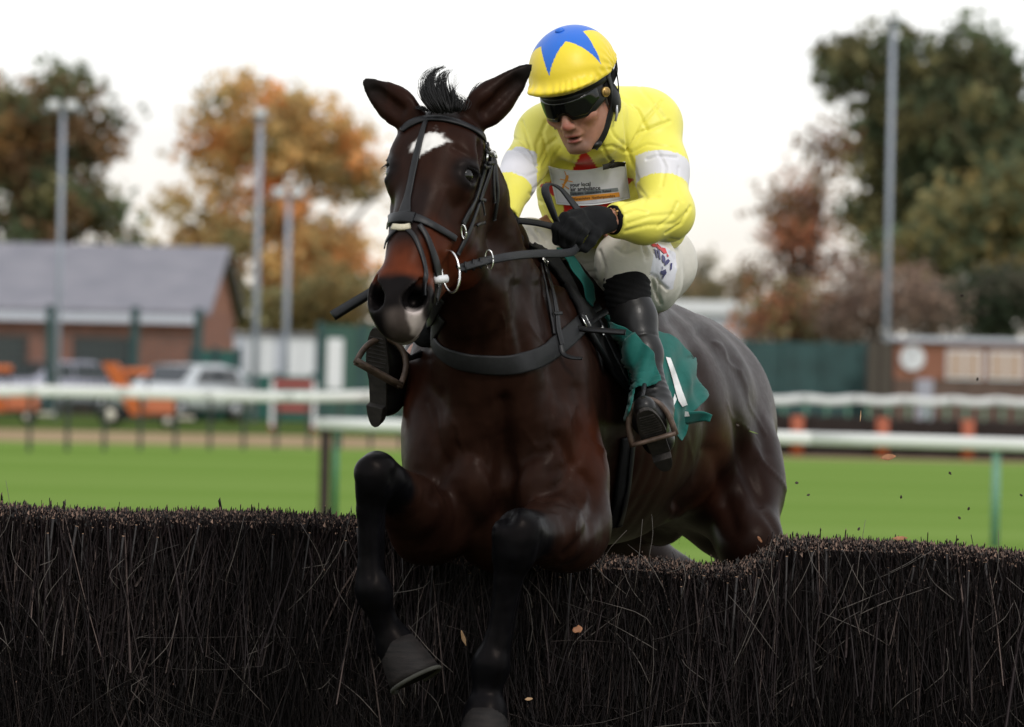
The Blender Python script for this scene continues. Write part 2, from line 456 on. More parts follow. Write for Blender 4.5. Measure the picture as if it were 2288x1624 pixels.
# standing birch down the front face
n = 27000
x = spread(n, 4.6); z1 = np.minimum(rng.uniform(.25, 1.45, n), ftop(x) - .01); ln = rng.uniform(.25, .75, n)
y = FY0 + np.abs(rng.normal(0, .045, n)) - .02 + .035 * (1 + np.sin(x * 9 + 2 * np.sin(z1 * 5) + 3 * np.sin(x * 2.3)))
tip = np.stack([x, y + rng.normal(0, .02, n), z1], 1)
lean = np.stack([rng.normal(0, .20, n) + rng.standard_t(3, n) * .08, rng.normal(0.02, .07, n), np.ones(n)], 1)
root = tip - lean * ln[:, None]; root[:, 2] = np.maximum(root[:, 2], .01); root[:, 1] = np.maximum(root[:, 1], FY0 - .03)
thick = np.where(rng.uniform(size=n) < .10, rng.uniform(.0018, .0034, n), rng.uniform(.0005, .0014, n))
bd = rng.normal(0, .022, (n, 3)) * (1, .5, .3)
parts_.append(twigs(root, tip, bd, thick, thick * .7, 5, twig_cols(n, .35), end_cols(n)))
# fine crossing sprays
n = 8000
x = spread(n, 4.6); z1 = rng.uniform(.3, 1.20, n); y = FY0 - .015 - rng.uniform(0, .03, n)
root = np.stack([x, y + .03 + rng.uniform(0, .04, n), z1], 1); ang = rng.normal(0, .85, n); ln = rng.uniform(.06, .34, n); ln = np.minimum(ln, np.maximum(ftop(x) + .01 - z1, .03))
tip = root + np.stack([np.sin(ang), rng.normal(-.08, .10, n), np.cos(ang)], 1) * ln[:, None]
thick = rng.uniform(.0005, .0011, n)
cc = twig_cols(n, .8) + rng.uniform(0, 1, (n, 1)) ** 8 * np.array([.13, .115, .105])
parts_.append(twigs(root, tip, rng.normal(0, .014, (n, 3)), thick, thick * .5, 4, cc, end_cols(n)))
Vs, Fs, Ts, Cs = [], [], [], []; off = 0
for V, F, T, C in parts_:
    Vs.append(V); Fs.append(F + off); Ts.append(T + off); Cs.append(C); off += len(V)
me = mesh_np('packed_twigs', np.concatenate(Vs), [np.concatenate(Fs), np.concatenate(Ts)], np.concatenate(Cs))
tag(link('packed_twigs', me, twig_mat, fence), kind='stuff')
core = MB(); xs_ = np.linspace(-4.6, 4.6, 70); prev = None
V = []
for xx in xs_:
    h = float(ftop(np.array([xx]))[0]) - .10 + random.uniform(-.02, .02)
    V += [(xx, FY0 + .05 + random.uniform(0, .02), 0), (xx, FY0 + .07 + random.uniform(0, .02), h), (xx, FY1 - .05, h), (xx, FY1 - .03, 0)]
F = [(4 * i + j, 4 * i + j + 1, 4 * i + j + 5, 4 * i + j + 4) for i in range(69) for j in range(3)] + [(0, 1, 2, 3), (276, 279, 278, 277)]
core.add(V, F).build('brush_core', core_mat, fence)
# the pieces that stand out: thick cut sticks of the front edge and pale bowed twigs on the face
stick_mat = mat('birch_stick', (.0075, .0045, .0045), rough=.6, noise=.4, nscale=40)
pale_mat = mat('pale_dead_twig', (.10, .085, .076), rough=.6, noise=.4, nscale=40)
end_mat = mat('cut_wood_end', (.36, .22, .14), rough=.8, noise=.3)
for i in range(150):
    xx = -1.5 + 3.0 * (i + random.uniform(.1, .9)) / 150; h = float(ftop(np.array([xx]))[0]) + random.uniform(-.05, -.004)
    r = random.uniform(.0024, .0046); yy = FY0 + random.uniform(-.02, .05)
    a = Vector((xx + random.uniform(-.05, .05), yy + .02, h - random.uniform(.18, .4))); b = Vector((xx, yy, h))
    o = MB().tube([a, (a + b) / 2 + Vector((random.uniform(-.01, .01), 0, 0)), b], [r, r * .97, r * .92], 7).build('cut_stick', stick_mat, fence, True)
    d_ = (b - a).normalized()
    MB().tube([b - d_ * .001, b + d_ * .0012], r * .9, 7).build('cut_end', end_mat, o)
for i in range(120):
    xx = random.uniform(-1.4, 1.4); zz = random.uniform(.82, 1.24); an = random.gauss(0, .6); ln = random.uniform(.06, .22)
    a = Vector((xx, FY0 - .03 + random.uniform(-.01, .02), zz)); b = a + Vector((math.sin(an) * ln, random.uniform(-.02, .01), math.cos(an) * ln))
    m_ = (a + b) / 2 + Vector((random.gauss(0, .016), -.008, random.gauss(0, .008)))
    MB().tube(spline([a, m_, b], 6), np.linspace(.0012, .0005, 6), 5).build('bowed_twig', pale_mat, fence, True)

# ------------------------------------------------------------------ running rails
white_pl = mat('white_rail_plastic', (.80, .80, .80), rough=.4, noise=.04)
green_pl = mat('green_post_plastic', (.03, .16, .095), rough=.5, noise=.15)
green_lt = mat('pale_green_post', (.13, .28, .20), rough=.5, noise=.15)
brown_wd = mat('dark_brown_timber', (.032, .020, .017), rough=.8, noise=.3)
grey_dk = mat('dark_post', (.03, .035, .033), rough=.7)
def rail_profile(mb, pts, h, w):
    """a rounded board-like rail along pts"""
    p = np.array([list(v) for v in pts]); T = np.gradient(p, axis=0); T /= np.linalg.norm(T, axis=1, keepdims=True)
    Bn = np.cross(T, [0, 0, 1.0]); n = len(p); prof = []
    for k in range(10):
        w_ = 2 * math.pi * k / 10
        cx = math.copysign(abs(math.cos(w_)) ** .5, math.cos(w_)) * w / 2; cz = math.copysign(abs(math.sin(w_)) ** .5, math.sin(w_)) * h / 2
        prof.append(p + Bn * cx + np.array([0, 0, 1.0]) * cz)
    V = np.concatenate(prof); F = [(j * n + i, j * n + i + 1, ((j + 1) % 10) * n + i + 1, ((j + 1) % 10) * n + i) for j in range(10) for i in range(n - 1)]
    mb.add(V, F); base = mb.n - len(V)
    for e in (0, n - 1): mb.ng = getattr(mb, 'ng', []) + [[base + j * n + e for j in range(10)]]
    return mb
a = Vector((P(-140, 900, 82).x, 82, 0)); b = Vector((P(2420, 900, 136).x, 136, 0))
far_rail = empty('running_rail', (a + b) / 2, 'long white running rail on thin dark posts across the far side of the track', 'rail')
nrl = 18
for i in range(nrl):
    t0, t1 = i / nrl, (i + 1) / nrl; p = []
    for k in range(7):
        t = t0 + (t1 - t0) * k / 6; v = a.lerp(b, t); sag = .055 * math.sin(math.pi * k / 6) ** 2 if t > .55 else .008 * math.sin(math.pi * k / 6)
        v.z = 1.03 - .0 * t + .03 * math.sin(t * 23) * (t < .5) - sag + (.0 if t < .55 else .03); p.append(v)
    rail_profile(MB(), p, .195, .09).build('rail_length', white_pl, far_rail, True)
for i in range(44):
    t = (i + .35) / 44; v = a.lerp(b, t)
    MB().tube([v, v + Vector((0, 0, 1.0))], .036, 8).build('post', grey_dk if t < .4 else green_lt, far_rail)
a2, b2 = P(712, 945, 47), P(2420, 990, 42)
a2.z = b2.z = 1.03
near_rail = empty('running_rail', ((a2.x + b2.x) / 2, 45, 0), 'nearer white running rail ending at a dark brown post left of the horse', 'rail')
for i in range(3):
    rail_profile(MB(), [a2.lerp(b2, (i + k / 4) / 3) for k in range(5)], .132, .11).build('rail_length', white_pl, near_rail, True)
v = a2.lerp(b2, .012)
MB().box((v.x - .07, v.y - .02, 0), (v.x + .045, v.y + .08, 1.10)).build('timber_post', brown_wd, near_rail, bevel=.008)
MB().tube([(v.x + .10, v.y + .05, 0), (v.x + .10, v.y + .05, .97)], .035, 10).build('green_post', green_pl, near_rail, True)
for px in (1500, 2182):
    t = (P(px, 1000, 45).x - a2.x) / (b2.x - a2.x); v = a2.lerp(b2, t)
    MB().tube([(v.x, v.y + .03, 0), (v.x, v.y + .03, .98)], .044, 10).build('green_post', green_lt, near_rail, True)

# brush hurdle with orange markers, on the right
orange_m = mat('orange_marker', (.34, .075, .025), rough=.5, noise=.15)
hurdle = empty('brush_hurdle', (P(2000, 990, 100).x, 100, 0), 'low dark brush hurdle with orange uprights beyond the white rails on the right', 'hurdle')
x0, x1 = P(1440, 990, 100).x, P(2460, 990, 100).x
hv = []; hq = []
mb = MB(); hr2 = random.Random(3)
for i in range(900):
    xx = hr2.uniform(x0, x1); yy = 100 + hr2.uniform(-.25, .25); h = .82 + hr2.gauss(0, .03) - .012 * (xx - x0)
    w = hr2.uniform(.02, .05); lx = hr2.gauss(0, .06)
    V = [(xx - w, yy, 0), (xx + w, yy, 0), (xx + w + lx, yy + .05, h), (xx - w + lx, yy + .05, h)]
    mb.add(V, [(0, 1, 2, 3)])
tag(mb.build('brushwood', mat('hurdle_brush', (.022, .014, .012), rough=.9, noise=.4), hurdle), kind='stuff')
MB().box((x0, 99.9, 0), (x1, 100.1, .62)).build('hurdle_frame', brown_wd, hurdle)
for px in (1590, 1778, 1968, 2158, 2350):
    xx = P(px, 990, 100).x; MB().tube([(xx, 99.55, 0), (xx, 99.55, .80)], .13, 12).build('marker', orange_m, hurdle, True)
# ------------------------------------------------------------------ trees
def leaf_mat(name):
    m, N, L, b = new_mat(name)
    at = N.new('ShaderNodeAttribute'); at.attribute_name = 'tint'
    L.new(at.outputs['Color'], b.inputs['Base Color']); b.inputs['Roughness'].default_value = .65; b.inputs['Specular IOR Level'].default_value = .25
    tr = N.new('ShaderNodeBsdfTranslucent'); L.new(at.outputs['Color'], tr.inputs['Color'])
    ms = N.new('ShaderNodeMixShader'); ms.inputs['Fac'].default_value = .58
    L.new(b.outputs['BSDF'], ms.inputs[1]); L.new(tr.outputs['BSDF'], ms.inputs[2])
    L.new(ms.outputs['Shader'], N['Material Output'].inputs['Surface'])
    return m
foliage_mat = leaf_mat('autumn_foliage')
bark_mat = mat('bark', (.050, .040, .033), rough=.9, noise=.4, nscale=6, bump=.6, bscale=12, bdist=.03)
def tree(name, label, cat, Y, base_px, blobs, cols, n_leaf, size=.30, seed=1, clump=.9, limbs=12, trunk_r=.28, group=None, gap=.0):
    g = np.random.default_rng(seed); base = P(base_px, 900, Y); base.z = 0
    root = empty(name, base, label, cat, group)
    s = KPX / (CAM_D + Y)
    cen = []; rad = []
    for (px, py, rx, ry) in blobs:
        c = P(px, py, Y); cen.append([c.x, c.y, c.z]); rad.append([rx / s, rx / s * .8, ry / s])
    cen, rad = np.array(cen), np.array(rad); wgt = rad.prod(1) ** .75; wgt /= wgt.sum()
    ncl = max(n_leaf // 64, 8); bi = g.choice(len(blobs), ncl, p=wgt)
    d = g.normal(size=(ncl, 3)); d /= np.linalg.norm(d, axis=1, keepdims=True)
    cc = cen[bi] + d * rad[bi] * (g.uniform(0, 1, (ncl, 1)) ** .45)
    if gap: cc = cc[vnoise(cc, 1.1, seed) > -1 + gap]
    ncl = len(cc); ccol = np.array(cols)[g.choice(len(cols), ncl)]; ccol = (ccol * .85 + ccol.mean(1, keepdims=True) * .15) * 1.75 * g.uniform(.75, 1.25, (ncl, 1))  # greyed and brightened: haze put into the leaf colours
    li = g.integers(0, ncl, n_leaf)
    ctr = cc[li] + g.normal(size=(n_leaf, 3)) * clump * .46 * (1, 1, .8)
    u = g.normal(size=(n_leaf, 3)); u /= np.linalg.norm(u, axis=1, keepdims=True)
    v = np.cross(u, g.normal(size=(n_leaf, 3))); v /= np.linalg.norm(v, axis=1, keepdims=True)
    sz = size * g.uniform(.5, 1.2, (n_leaf, 1))
    V = np.stack([ctr - u * sz * .55, ctr + v * sz * .32, ctr + u * sz * .6, ctr - v * sz * .32], 1).reshape(-1, 3)
    V[:, 2] = np.maximum(V[:, 2], .05)
    F = np.arange(n_leaf * 4).reshape(-1, 4)
    C = np.repeat(ccol[li] * g.uniform(.8, 1.2, (n_leaf, 1)), 4, 0)
    link('crown', mesh_np('crown', V, F, C), foliage_mat, root)
    mb = MB(); top = cen[:, 2].mean()
    fork = Vector((base.x + g.normal() * .2, base.y, max(top * .38, .6)))
    mb.tube([base, base.lerp(fork, .5) + Vector((.05, 0, 0)), fork], [trunk_r * 1.25, trunk_r, trunk_r * .85], 9)
    for i in range(limbs):
        e = Vector(cc[g.integers(0, ncl)]); m_ = fork.lerp(e, .5) + Vector((0, 0, abs(g.normal()) * .4))
        mb.tube(spline([fork, m_, e], 6), np.linspace(trunk_r * .5, .03, 6), 6)
    mb.build('trunk', bark_mat, root, True)
    return root
GRN, OLV, BRN, ORG, GLD, RUS = (.088, .112, .056), (.185, .162, .064), (.15, .085, .038), (.50, .235, .065), (.44, .285, .095), (.34, .13, .06)
tree('oak_tree', 'dark green and brown tree filling the left edge behind the slate roofed pavilion', 'tree', 180, 70,
     [(40, 330, 150, 160), (150, 250, 85, 85), (205, 330, 60, 70), (10, 190, 30, 55), (95, 470, 170, 90), (-80, 300, 120, 180), (200, 470, 75, 60), (150, 540, 150, 50), (235, 260, 35, 30)],
     [GRN, GRN, (.07, .078, .03), OLV, BRN, BRN, (.27, .14, .04)], 9000, .40, 11, gap=.22)
tree('oak_tree', 'orange and gold autumn tree standing behind the pavilion and two tall poles', 'tree', 186, 620,
     [(560, 245, 120, 85), (650, 300, 140, 110), (480, 310, 80, 95), (760, 360, 85, 100), (590, 430, 190, 120), (410, 470, 60, 70), (815, 400, 55, 90), (630, 560, 220, 110), (700, 640, 170, 90), (470, 560, 90, 70), (800, 560, 70, 110)],
     [ORG, GLD, GLD, (.40, .25, .09), (.30, .23, .09), OLV], 10500, .40, 12, gap=.24)
tree('oak_tree', 'tallest dark green tree behind the grey pole on the right', 'tree', 176, 2080,
     [(2000, 180, 130, 110), (1900, 110, 60, 55), (2170, 150, 110, 90), (2110, 300, 200, 170), (1990, 380, 110, 160), (2240, 300, 110, 170), (1960, 520, 80, 110), (2080, 480, 170, 120), (1880, 170, 45, 45)],
     [GRN, GRN, (.062, .070, .032), OLV, (.085, .08, .032), (.11, .095, .035)], 15500, .42, 13, gap=.10)
tree('oak_tree', 'olive gold tree low in front of the tallest dark tree at the right edge', 'tree', 165, 2190,
     [(2180, 480, 130, 75), (2260, 440, 90, 70), (2100, 560, 120, 60), (2250, 560, 90, 70)],
     [OLV, (.19, .135, .04), (.165, .135, .04), GRN], 6500, .36, 14)
tree('young_tree', 'thin russet tree with sky showing through beside the tallest dark tree', 'tree', 160, 1790,
     [(1815, 370, 45, 60), (1850, 340, 55, 50), (1785, 450, 60, 75), (1750, 560, 70, 80), (1730, 650, 70, 55), (1830, 540, 50, 80), (1700, 710, 60, 40)],
     [RUS, (.14, .06, .03), (.11, .06, .04), (.17, .10, .04)], 2600, .26, 15, limbs=34, trunk_r=.12, gap=.15)
tree('bush', 'brown bare twigged bush under the grey pole on the right', 'bush', 150, 1960,
     [(1965, 660, 95, 75), (1900, 700, 70, 50), (2040, 690, 80, 60)], [(.17, .11, .085), (.21, .14, .10), (.12, .09, .07)], 3400, .22, 16, limbs=20, trunk_r=.08)
tree('bush', 'dark green bush behind the orange brick clubhouse at the right edge', 'bush', 156, 2190,
     [(2180, 680, 95, 75), (2260, 660, 90, 80), (2110, 720, 60, 45)], [(.035, .05, .028), (.045, .06, .03), (.075, .068, .045)], 3400, .28, 17, trunk_r=.1)
tree('bush', 'low russet bush behind the dark teal screen under the thin russet tree', 'bush', 152, 1760, [(1720, 725, 75, 45), (1800, 700, 70, 60), (1860, 730, 70, 50), (1760, 690, 50, 50)], [RUS, (.22, .10, .045), (.14, .08, .05), OLV], 3600, .24, 21, trunk_r=.06)
tree('far_tree', 'small pale hazy tree far off just right of the jockey', 'tree', 330, 1555, [(1560, 590, 38, 50), (1560, 650, 60, 35)], [(.17, .15, .12), (.20, .17, .12)], 700, .40, 18, gap=.1)
tree('far_tree', 'low tan tree far off between the jockey and the russet tree', 'tree', 320, 1620, [(1600, 650, 60, 35), (1660, 630, 45, 40), (1540, 680, 70, 30), (1650, 690, 60, 25)], [(.22, .15, .085), (.16, .12, .06), (.12, .11, .05)], 1500, .42, 19)
tree('bush', 'olive shrub growing behind the green board screens left of the horse', 'bush', 170, 640, [(620, 700, 130, 60), (760, 690, 110, 70), (860, 650, 90, 90)], [OLV, (.15, .10, .03), (.10, .085, .03)], 2600, .3, 20, trunk_r=.1)

# ------------------------------------------------------------------ pavilion, clubhouse, hut
brick_mat = mat('red_brick', (.20, .085, .058), rough=.9, nscale=3, col2=(.29, .125, .085))
brick_or = mat('orange_brick', (.25, .105, .065), rough=.9, nscale=3, col2=(.31, .135, .085))
slate_mat = mat('grey_slate', (.155, .155, .185), rough=.6, nscale=1.2, col2=(.21, .205, .235))
white_mat = mat('white_paint', (.74, .75, .77), rough=.5, noise=.06)
lav_mat = mat('pale_grey_board', (.52, .54, .60), rough=.6, noise=.08)
glass_mat = mat('dark_window', (.03, .035, .04), rough=.12)
teal_mat = mat('dark_teal_screen', (.022, .060, .060), rough=.7, noise=.3, nscale=2)
def rz(a): return Matrix.Rotation(a, 4, 'Z')
c = P(445, 900, 146); c.z = 0
pav = empty('pavilion', c, 'low brick pavilion with a grey slate roof at the left', 'building')
M = Matrix.Translation(c) @ rz(R(-4))
L_, G_, H_, RH = 15, 8.0, 3.0, 4.75
MB().box((-L_, 0, 0), (0, G_, H_), M).build('wall', brick_mat, pav)
for xx in (0, -L_ + .3):
    mb = MB(); mb.prism([M @ Vector((xx, .05, H_)), M @ Vector((xx, G_ - .05, H_)), M @ Vector((xx, G_ / 2, RH - .12))], (0, 0, 0), M.to_3x3() @ Vector((-.3, 0, 0))); mb.build('gable', brick_or, pav)
sl = (RH - H_) / (G_ / 2)
rf = []
for y0, y1 in ((-.35, G_ / 2), (G_ + .35, G_ / 2)):
    z0 = H_ - .35 * sl
    pl = [Vector((-L_ - .3, y0, z0)), Vector((.3, y0, z0)), Vector((.3, y1, RH)), Vector((-L_ - .3, y1, RH))]
    mb = MB(); mb.prism([M @ v for v in pl], (0, 0, .02), (0, 0, .14)); rf.append(mb.build('roof', slate_mat, pav))
MB().box((-L_, -.42, 2.62), (.1, -.36, 2.86), M).build('fascia', lav_mat, pav)
for k in range(4):
    w = MB().box((-3.6 - k * 3.1, -.05, .9), (-1.8 - k * 3.1, .04, 2.2), M).build('window', brown_wd, pav)
    MB().box((-3.5 - k * 3.1, -.07, 1.0), (-1.9 - k * 3.1, -.055, 2.1), M).build('pane', glass_mat, w)
c = P(1995, 900, 140); c.z = 0
club = empty('clubhouse', c, 'orange brick clubhouse with a white clock and pale shuttered windows at the right edge', 'building')
M = Matrix.Translation(c) @ rz(R(-2)); L_ = 7.5
MB().box((0, 0, 1.55), (L_, 5, 2.56), M).build('upper_wall', brick_or, club)
MB().box((0, .02, 0), (L_, 5, 1.545), M).build('lower_wall', mat('brown_brick', (.13, .085, .066), rough=.9, noise=.25, nscale=3), club)
MB().box((-.15, -.2, 2.565), (L_ + .2, 5.2, 2.70), M).build('roof', lav_mat, club)
mb = MB(); cc_ = M @ Vector((.50, -.03, 2.11)); mb.tube([cc_, cc_ + Vector((0, -.06, 0))], .33, 28)
ck = mb.build('clock', white_mat, club)
hm = mat('clock_marks', (.10, .11, .13), rough=.5)
mb = MB()
for ang, ln, w in ((R(8), .26, .016), (R(275), .18, .02)):
    e = cc_ + Vector((math.sin(ang) * ln, -.072, math.cos(ang) * ln)); mb.tube([cc_ + Vector((0, -.072, 0)), e], w, 5)
for k in range(12):
    an = k * math.pi / 6; v = cc_ + Vector((math.sin(an) * .28, -.066, math.cos(an) * .28)); mb.ball(v, .016, nu=6, nv=4)
mb.build('clock_hands', hm, ck)
shut = mat('pale_shutter', (.50, .37, .29), rough=.7, noise=.1)
for k in range(4):
    f = MB().box((1.42 + k * 1.12, -.05, 1.56), (2.40 + k * 1.12, .03, 2.36), M).build('window', white_mat, club)
    for j in range(2):
        MB().box((1.47 + k * 1.12 + j * .46, -.075, 1.62), (1.88 + k * 1.12 + j * .46, -.055, 2.30), M).build('shutter', shut, f)
c = P(1605, 900, 175); c.z = 0
hut = empty('white_hut', c, 'pale flat roofed hut far off just above the horse rump', 'building')
MB().box((c.x - 1.6, c.y, 0), (c.x + 1.35, c.y + 4, 3.5)).build('wall', lav_mat, hut)
MB().box((c.x - 1.8, c.y - .2, 3.505), (c.x + 1.5, c.y + 4.2, 3.95)).build('roof', white_mat, hut)
MB().box((c.x - 1.1, c.y - .03, 1.2), (c.x - .2, c.y + .02, 2.2)).build('window', glass_mat, hut)
c = P(600, 900, 130); c.z = 0
c.y = 142
cab = empty('white_cabin', c, 'white boarded cabin behind the far running rail left of the horse', 'building')
for k in range(8): MB().box((c.x - 1.5 + k * .37, c.y + .005 * (k % 2), .25), (c.x - 1.145 + k * .37, c.y + .1, 2.32)).build('board', white_mat if k % 3 else lav_mat, cab)
MB().box((c.x - 1.5, c.y + .12, .1), (c.x + 1.45, c.y + 2.5, 2.3)).build('wall', lav_mat, cab)
MB().box((c.x - 1.6, c.y - .1, 2.34), (c.x + 1.55, c.y + 2.6, 2.42)).build('roof', slate_mat, cab)
v = P(746, 900, 124); wp = empty('white_hoarding', (v.x, 124, 0), 'upright white panel on dark legs beside the white cabin, left of the rider boot', 'hoarding')
MB().box((v.x - .19, 124, 1.0), (v.x + .19, 124.25, 2.22)).build('board', white_mat, wp, bevel=.02)
for x_ in (-.12, .12): MB().box((v.x + x_ - .03, 124.08, 0), (v.x + x_ + .03, 124.16, .995)).build('leg', teal_mat, wp)
v = P(2066, 900, 136); mb = MB().box((v.x - .22, 136, 0), (v.x + .22, 136.3, 1.55)); tag(mb.build('white_post', mat('lavender_paint', (.36, .36, .42), rough=.6), bevel=.03), 'pale lavender white post behind the rails in front of the clubhouse', 'post')

# green screens
def screen(name, label, x0, x1, Y, ztop, m, step=2.2, z0=.05, postm=None, pw=.09):
    a, b = P(x0, 900, Y).x, P(x1, 900, Y).x; r = empty(name, ((a + b) / 2, Y, 0), label, 'fence')
    n = max(1, round((b - a) / step)); w = (b - a) / n
    for i in range(n): MB().box((a + i * w + .02, Y, z0), (a + (i + 1) * w - .02, Y + .04, ztop)).build('panel', m, r)
    for i in range(n + 1): MB().box((a + i * w - pw, Y - .08, 0), (a + i * w + pw, Y - .01, ztop + .08)).build('post', postm or teal_mat, r)
    return r
screen('screen_fence', 'dark teal windbreak screen between the horse rump and the clubhouse', 1665, 1930, 134, 2.45, teal_mat, 1.1, postm=teal_mat)
screen('screen_fence', 'short brown board fence between the teal screen and the orange clubhouse', 1938, 1992, 133, 2.5, mat('brown_board', (.09, .075, .055), noise=.3), .35, postm=brown_wd, pw=.05)
screen('screen_fence', 'low green board screen in front of the white cabin', 428, 530, 138, 1.9, mat('green_board', (.018, .105, .085), noise=.3), .8)
screen('screen_fence', 'very low green board screen along the foot of the white cabin', 535, 700, 139, 1.25, bpy.data.materials['green_board'], .8)
screen('screen_fence', 'tall dark green screen just right of the white pillar', 712, 900, 132, 2.6, mat('dark_green_net', (.03, .085, .065), noise=.3), 1.1)
# mesh ball-court fence in front of the pavilion
a, b = P(-190, 900, 138).x, P(440, 900, 138).x
mf = empty('mesh_fence', ((a + b) / 2, 138, 0), 'tall green wire mesh fence with square posts in front of the slate roofed pavilion', 'fence')
for px in (-110, 108, 298, 440):
    v = P(px, 900, 138); MB().box((v.x - .11, 137.9, 0), (v.x + .11, 138.1, 3.0)).build('post', teal_mat, mf)
mb = MB()
for i in range(46): xx = a + (b - a) * i / 45; mb.box((xx - .012, 137.99, .05), (xx + .012, 138.01, 2.3))
for k in range(14): mb.box((a, 138.012, .1 + k * .165), (b, 138.03, .124 + k * .165))
tag(mb.build('wire_mesh', mat('grey_green_wire', (.06, .08, .075), noise=.2), mf), kind='stuff')

# poles
pole_mat = mat('galvanised_pole', (.30, .33, .39), rough=.5, noise=.1, metal=.0)
def pole(label, px_top, py_top, Y, r, lamps):
    t = P(px_top, py_top, Y); root = empty('floodlight_pole', (t.x, Y, 0), label, 'pole', 'tall grey floodlight poles')
    MB().tube([(t.x, Y, 0), (t.x, Y, t.z * .5), (t.x, Y, t.z)], [r, r * .95, r * .85], 14).build('shaft', pole_mat, root, True)
    MB().box((t.x - lamps * .26, Y - .04, t.z - .04), (t.x + lamps * .26, Y + .04, t.z + .04)).build('crossbar', pole_mat, root)
    for k in range(lamps):
        xx = t.x + (k - (lamps - 1) / 2) * .46
        o = MB().box((xx - .14, Y - .26, t.z + .02), (xx + .14, Y + .05, t.z + .24)).build('floodlight', mat('lamp_housing', (.4, .42, .45), rough=.4) if 'lamp_housing' not in bpy.data.materials else bpy.data.materials['lamp_housing'], root, bevel=.03)
        MB().box((xx - .12, Y - .275, t.z + .04), (xx + .12, Y - .265, t.z + .22)).build('lamp_glass', white_mat, o)
pole('grey pole in front of the slate roofed pavilion at the far left', 141, 245, 134, .070, 2)
pole('taller of the two grey poles in front of the orange tree', 582, 262, 136, .085, 1)
pole('shorter of the two grey poles in front of the orange tree', 646, 440, 140, .082, 2)
pole('grey pole in front of the tallest dark green tree on the right', 1996, 48, 138, .08, 1)

# ------------------------------------------------------------------ cars and course equipment
tyre_mat = mat('tyre_rubber', (.012, .012, .013), rough=.8); rim_mat = mat('alloy_rim', (.45, .46, .48), rough=.35, metal=.6)
silver = mat('silver_car_paint', (.50, .53, .56), rough=.3, noise=.04, coat=.6); bluegrey = mat('blue_grey_car_paint', (.42, .42, .52), rough=.3, noise=.04, coat=.6)
lamp_mat = mat('lamp_lens', (.65, .66, .68), rough=.15); red_mat = mat('red_plastic', (.34, .05, .045), rough=.5, noise=.1)
def car(label, px, Y, paint, yaw, hatch=True):
    c = P(px, 900, Y); c.z = 0; root = empty('parked_car', c, label, 'car', rz=yaw); M = Matrix.Translation(c) @ rz(yaw)
    W = .88; prof = [(-2.05, .35), (-2.1, .75), (-1.95, .92), (-.95, 1.0), (-.25, 1.48), (.95, 1.52), (1.65, 1.40), (2.0, .98), (2.05, .5), (1.98, .3)]
    mb = MB(); V = []; n = len(prof)
    for sy in (-1, -.86, .86, 1):
        for (x, z) in prof:
            tuck = 1 - .22 * max(0, (z - .95)) / .55; ins = .0 if abs(sy) < 1 else 1
            V.append(M @ Vector((x * (1 - .012 * ins), sy * W * tuck, z - (.02 * ins if z > .9 else -.02 * ins))))
    F = [(k * n + i, k * n + (i + 1) % n, (k + 1) * n + (i + 1) % n, (k + 1) * n + i) for k in range(3) for i in range(n)]
    mb.add(V, F); mb.ng = [list(range(n)), [3 * n + i for i in range(n)]]
    mb.build('body', paint, root, True)
    def quad(name, pts, m, out):
        mb = MB(); mb.prism([M @ Vector(p) for p in pts], M.to_3x3() @ (Vector(out) * .002), M.to_3x3() @ (Vector(out) * .014)); return mb.build(name, m, root)
    quad('windscreen', [(-.93, -.66, 1.035), (-.93, .66, 1.035), (-.31, .6, 1.455), (-.31, -.6, 1.455)], glass_mat, (-.75, 0, 1))
    quad('rear_window', [(1.70, -.6, 1.37), (1.70, .6, 1.37), (1.96, .66, 1.04), (1.96, -.66, 1.04)], glass_mat, (1, 0, .6))
    for sy in (-1, 1):
        for xa, xb in ((-.62, .28), (.34, 1.45)):
            t0, t1 = W * (1 - .22 * .08), W * (1 - .22 * .82)
            quad('side_window', [(xa, sy * (t0 - .0), 1.03), (xb, sy * (t0 - .0), 1.03), (min(xb, 1.35), sy * (t1 + .015), 1.40), (max(xa, -.14), sy * (t1 + .015), 1.40)], glass_mat, (0, sy, .3))
        quad('headlight', [(-2.08, sy * .80, .70), (-2.08, sy * .5, .70), (-2.02, sy * .5, .84), (-2.02, sy * .78, .84)], lamp_mat, (-1, 0, .2))
        quad('tail_light', [(2.02, sy * .82, .78), (2.02, sy * .6, .78), (1.985, sy * .6, .98), (1.985, sy * .8, .98)], red_mat, (1, 0, .2))
        for x in (-1.3, 1.28):
            a_ = M @ Vector((x, sy * .70, .32)); b_ = M @ Vector((x, sy * .90, .32))
            w = MB().tube([a_, b_], .32, 20).build('wheel', tyre_mat, root, True)
            MB().tube([a_.lerp(b_, .5), b_.lerp(a_, -.06)], .20, 16).build('rim', rim_mat, w, True)
car('silver hatchback parked behind the far rail beside the orange machine', 405, 135.5, silver, R(58))
car('blue grey car half hidden behind the orange machine at the far left', 110, 146, bluegrey, R(35))
orange2 = mat('orange_paint', (.52, .15, .065), rough=.5, noise=.15); orange3 = mat('burnt_orange_paint', (.50, .115, .018), rough=.5, noise=.15)
cream = mat('cream_plastic', (.62, .58, .48), rough=.6, noise=.1)
